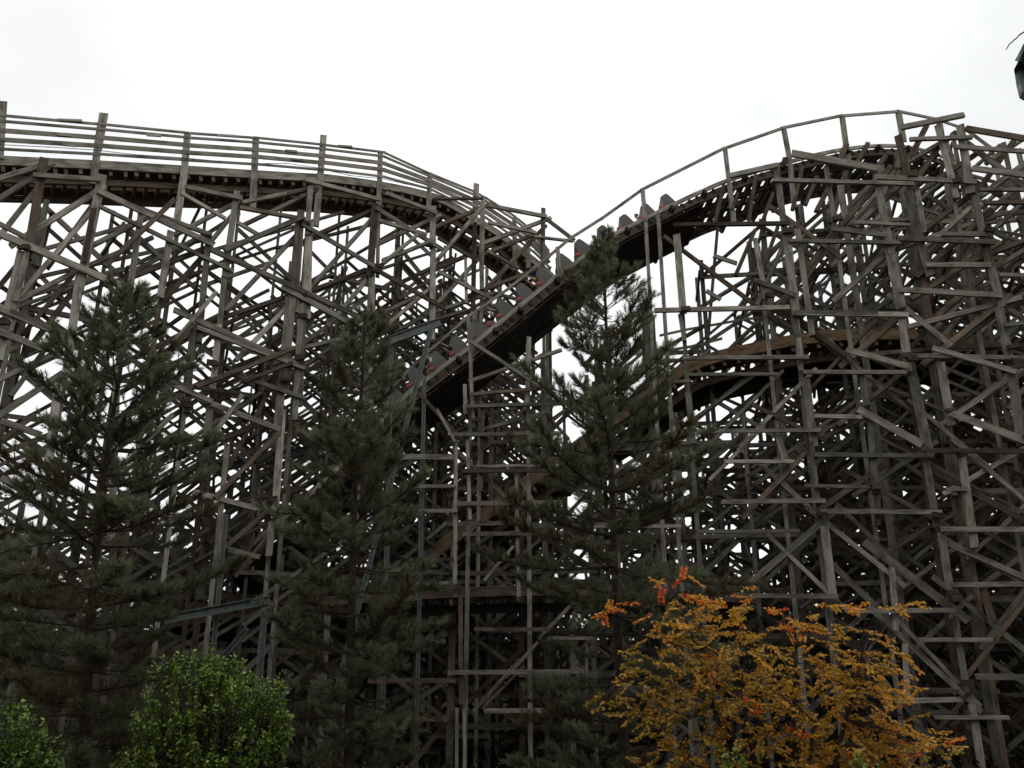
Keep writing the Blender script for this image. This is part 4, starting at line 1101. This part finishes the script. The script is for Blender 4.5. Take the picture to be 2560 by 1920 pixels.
# ------------------------------------------------------------------ overhanging branch at the upper right, with its tree beyond the frame
def overhang():
    Y = 3.2
    P = lambda x, y, dy=0.0: at(2460 + x / 6.38, 40 + y / 6.38, Y + dy)
    e = P(638, 255)
    base = V((e.x + 2.0, e.y + .5, gz(e.y)))
    root = empty('overhanging_tree', base, 'bare twig and dark green curled leaf reaching in at the upper right edge', 'tree')
    t = MB(); t.tube([base - V((0, 0, .1)), base + V((.05, .03, 1.6)), base + V((-.03, 0, e.z + .2)), base + V((.06, .05, e.z + 1.8)), base + V((.02, .1, e.z + 3.2))], [.13, .11, .09, .05, .012], 10)
    t.build('trunk', M_TWIG, root, smooth=True)
    t = MB()
    t.tube([base + V((0, 0, e.z - base.z - .1)), V((e.x + 1.0, e.y + .3, e.z + .12)), V((e.x + .5, e.y + .15, e.z + .1)), V((e.x + .12, e.y, e.z + .025)), e, P(560, 305), P(520, 355), P(480, 380), P(455, 412), P(408, 445), P(350, 540)],
           [.026, .02, .012, .006, .0036, .0034, .003, .0032, .0028, .003, .0018], 6)
    t.tube([base + V((0, 0, e.z - base.z - .3)), V((e.x + 1.0, e.y + .2, e.z - .1)), V((e.x + .4, e.y + .1, e.z - .0)), P(900, 350), P(760, 420), P(690, 520)], [.026, .018, .012, .007, .005, .003], 6)
    t.build('branch', M_TWIG, root)
    lf = MB()
    rr = random.Random(61); cr = MB(); bt = MB()
    for k in range(16):
        z = e.z + rr.uniform(.5, 2.9); az = rr.uniform(-1.9, 1.9); l = rr.uniform(.5, 1.25)
        p0 = base + V((0, 0, z - .4)); p1 = p0 + V((math.cos(az) * l, math.sin(az) * l, .3))
        bt.tube([p0, p0.lerp(p1, .5) + V((0, 0, .08)), p1], [.02, .012, .004], 5)
        for m_ in range(55):
            c = p0.lerp(p1, rr.uniform(.35, 1.1)) + rdir(rr) * .22; u = (rdir(rr) + V((0, 0, -.4))).normalized(); n = rdir(rr); n = (n - u * n.dot(u)).normalized()
            l_ = rr.uniform(.07, .12); leaf_poly(cr, c, n, u, l_, l_ * .7, rr.random() * .7)
    bt.build('limbs', M_TWIG, root); cr.build('crown', M_IVY, root)
    # curled lobed leaf: outline with a folded pale rim
    o = [(690, 400), (638, 430), (600, 500), (545, 610), (490, 710), (550, 715), (515, 790), (478, 860), (490, 930), (520, 1130), (545, 1240), (565, 1305), (638, 1350), (760, 1300), (840, 1100), (870, 800), (800, 520)]
    cpt = P(690, 860, .05)
    for i in range(len(o)):
        a, c = o[i], o[(i + 1) % len(o)]
        pa = P(*a, .0 + .03 * math.sin(i)); pc = P(*c, .03 * math.sin(i + 1))
        if i == len(o) - 1: pc = P(*c, 0.0)
        ia = pa.lerp(cpt, .16) + V((0, -.015, 0)); ic = pc.lerp(cpt, .16) + V((0, -.015, 0))
        lf.poly([pa, pc, ic, ia], .95 if 5 <= i <= 11 else .35); lf.poly([ia, ic, cpt], .3 + .3 * ((i * 7) % 5) / 5)
    leaf = lf.build('leaf', M_IVY, root)
    md = leaf.modifiers.new('thickness', 'SOLIDIFY'); md.thickness = .002
overhang()

sc.cycles.use_denoising = True
sc.cycles.max_bounces = 6
sc.cycles.diffuse_bounces = 3
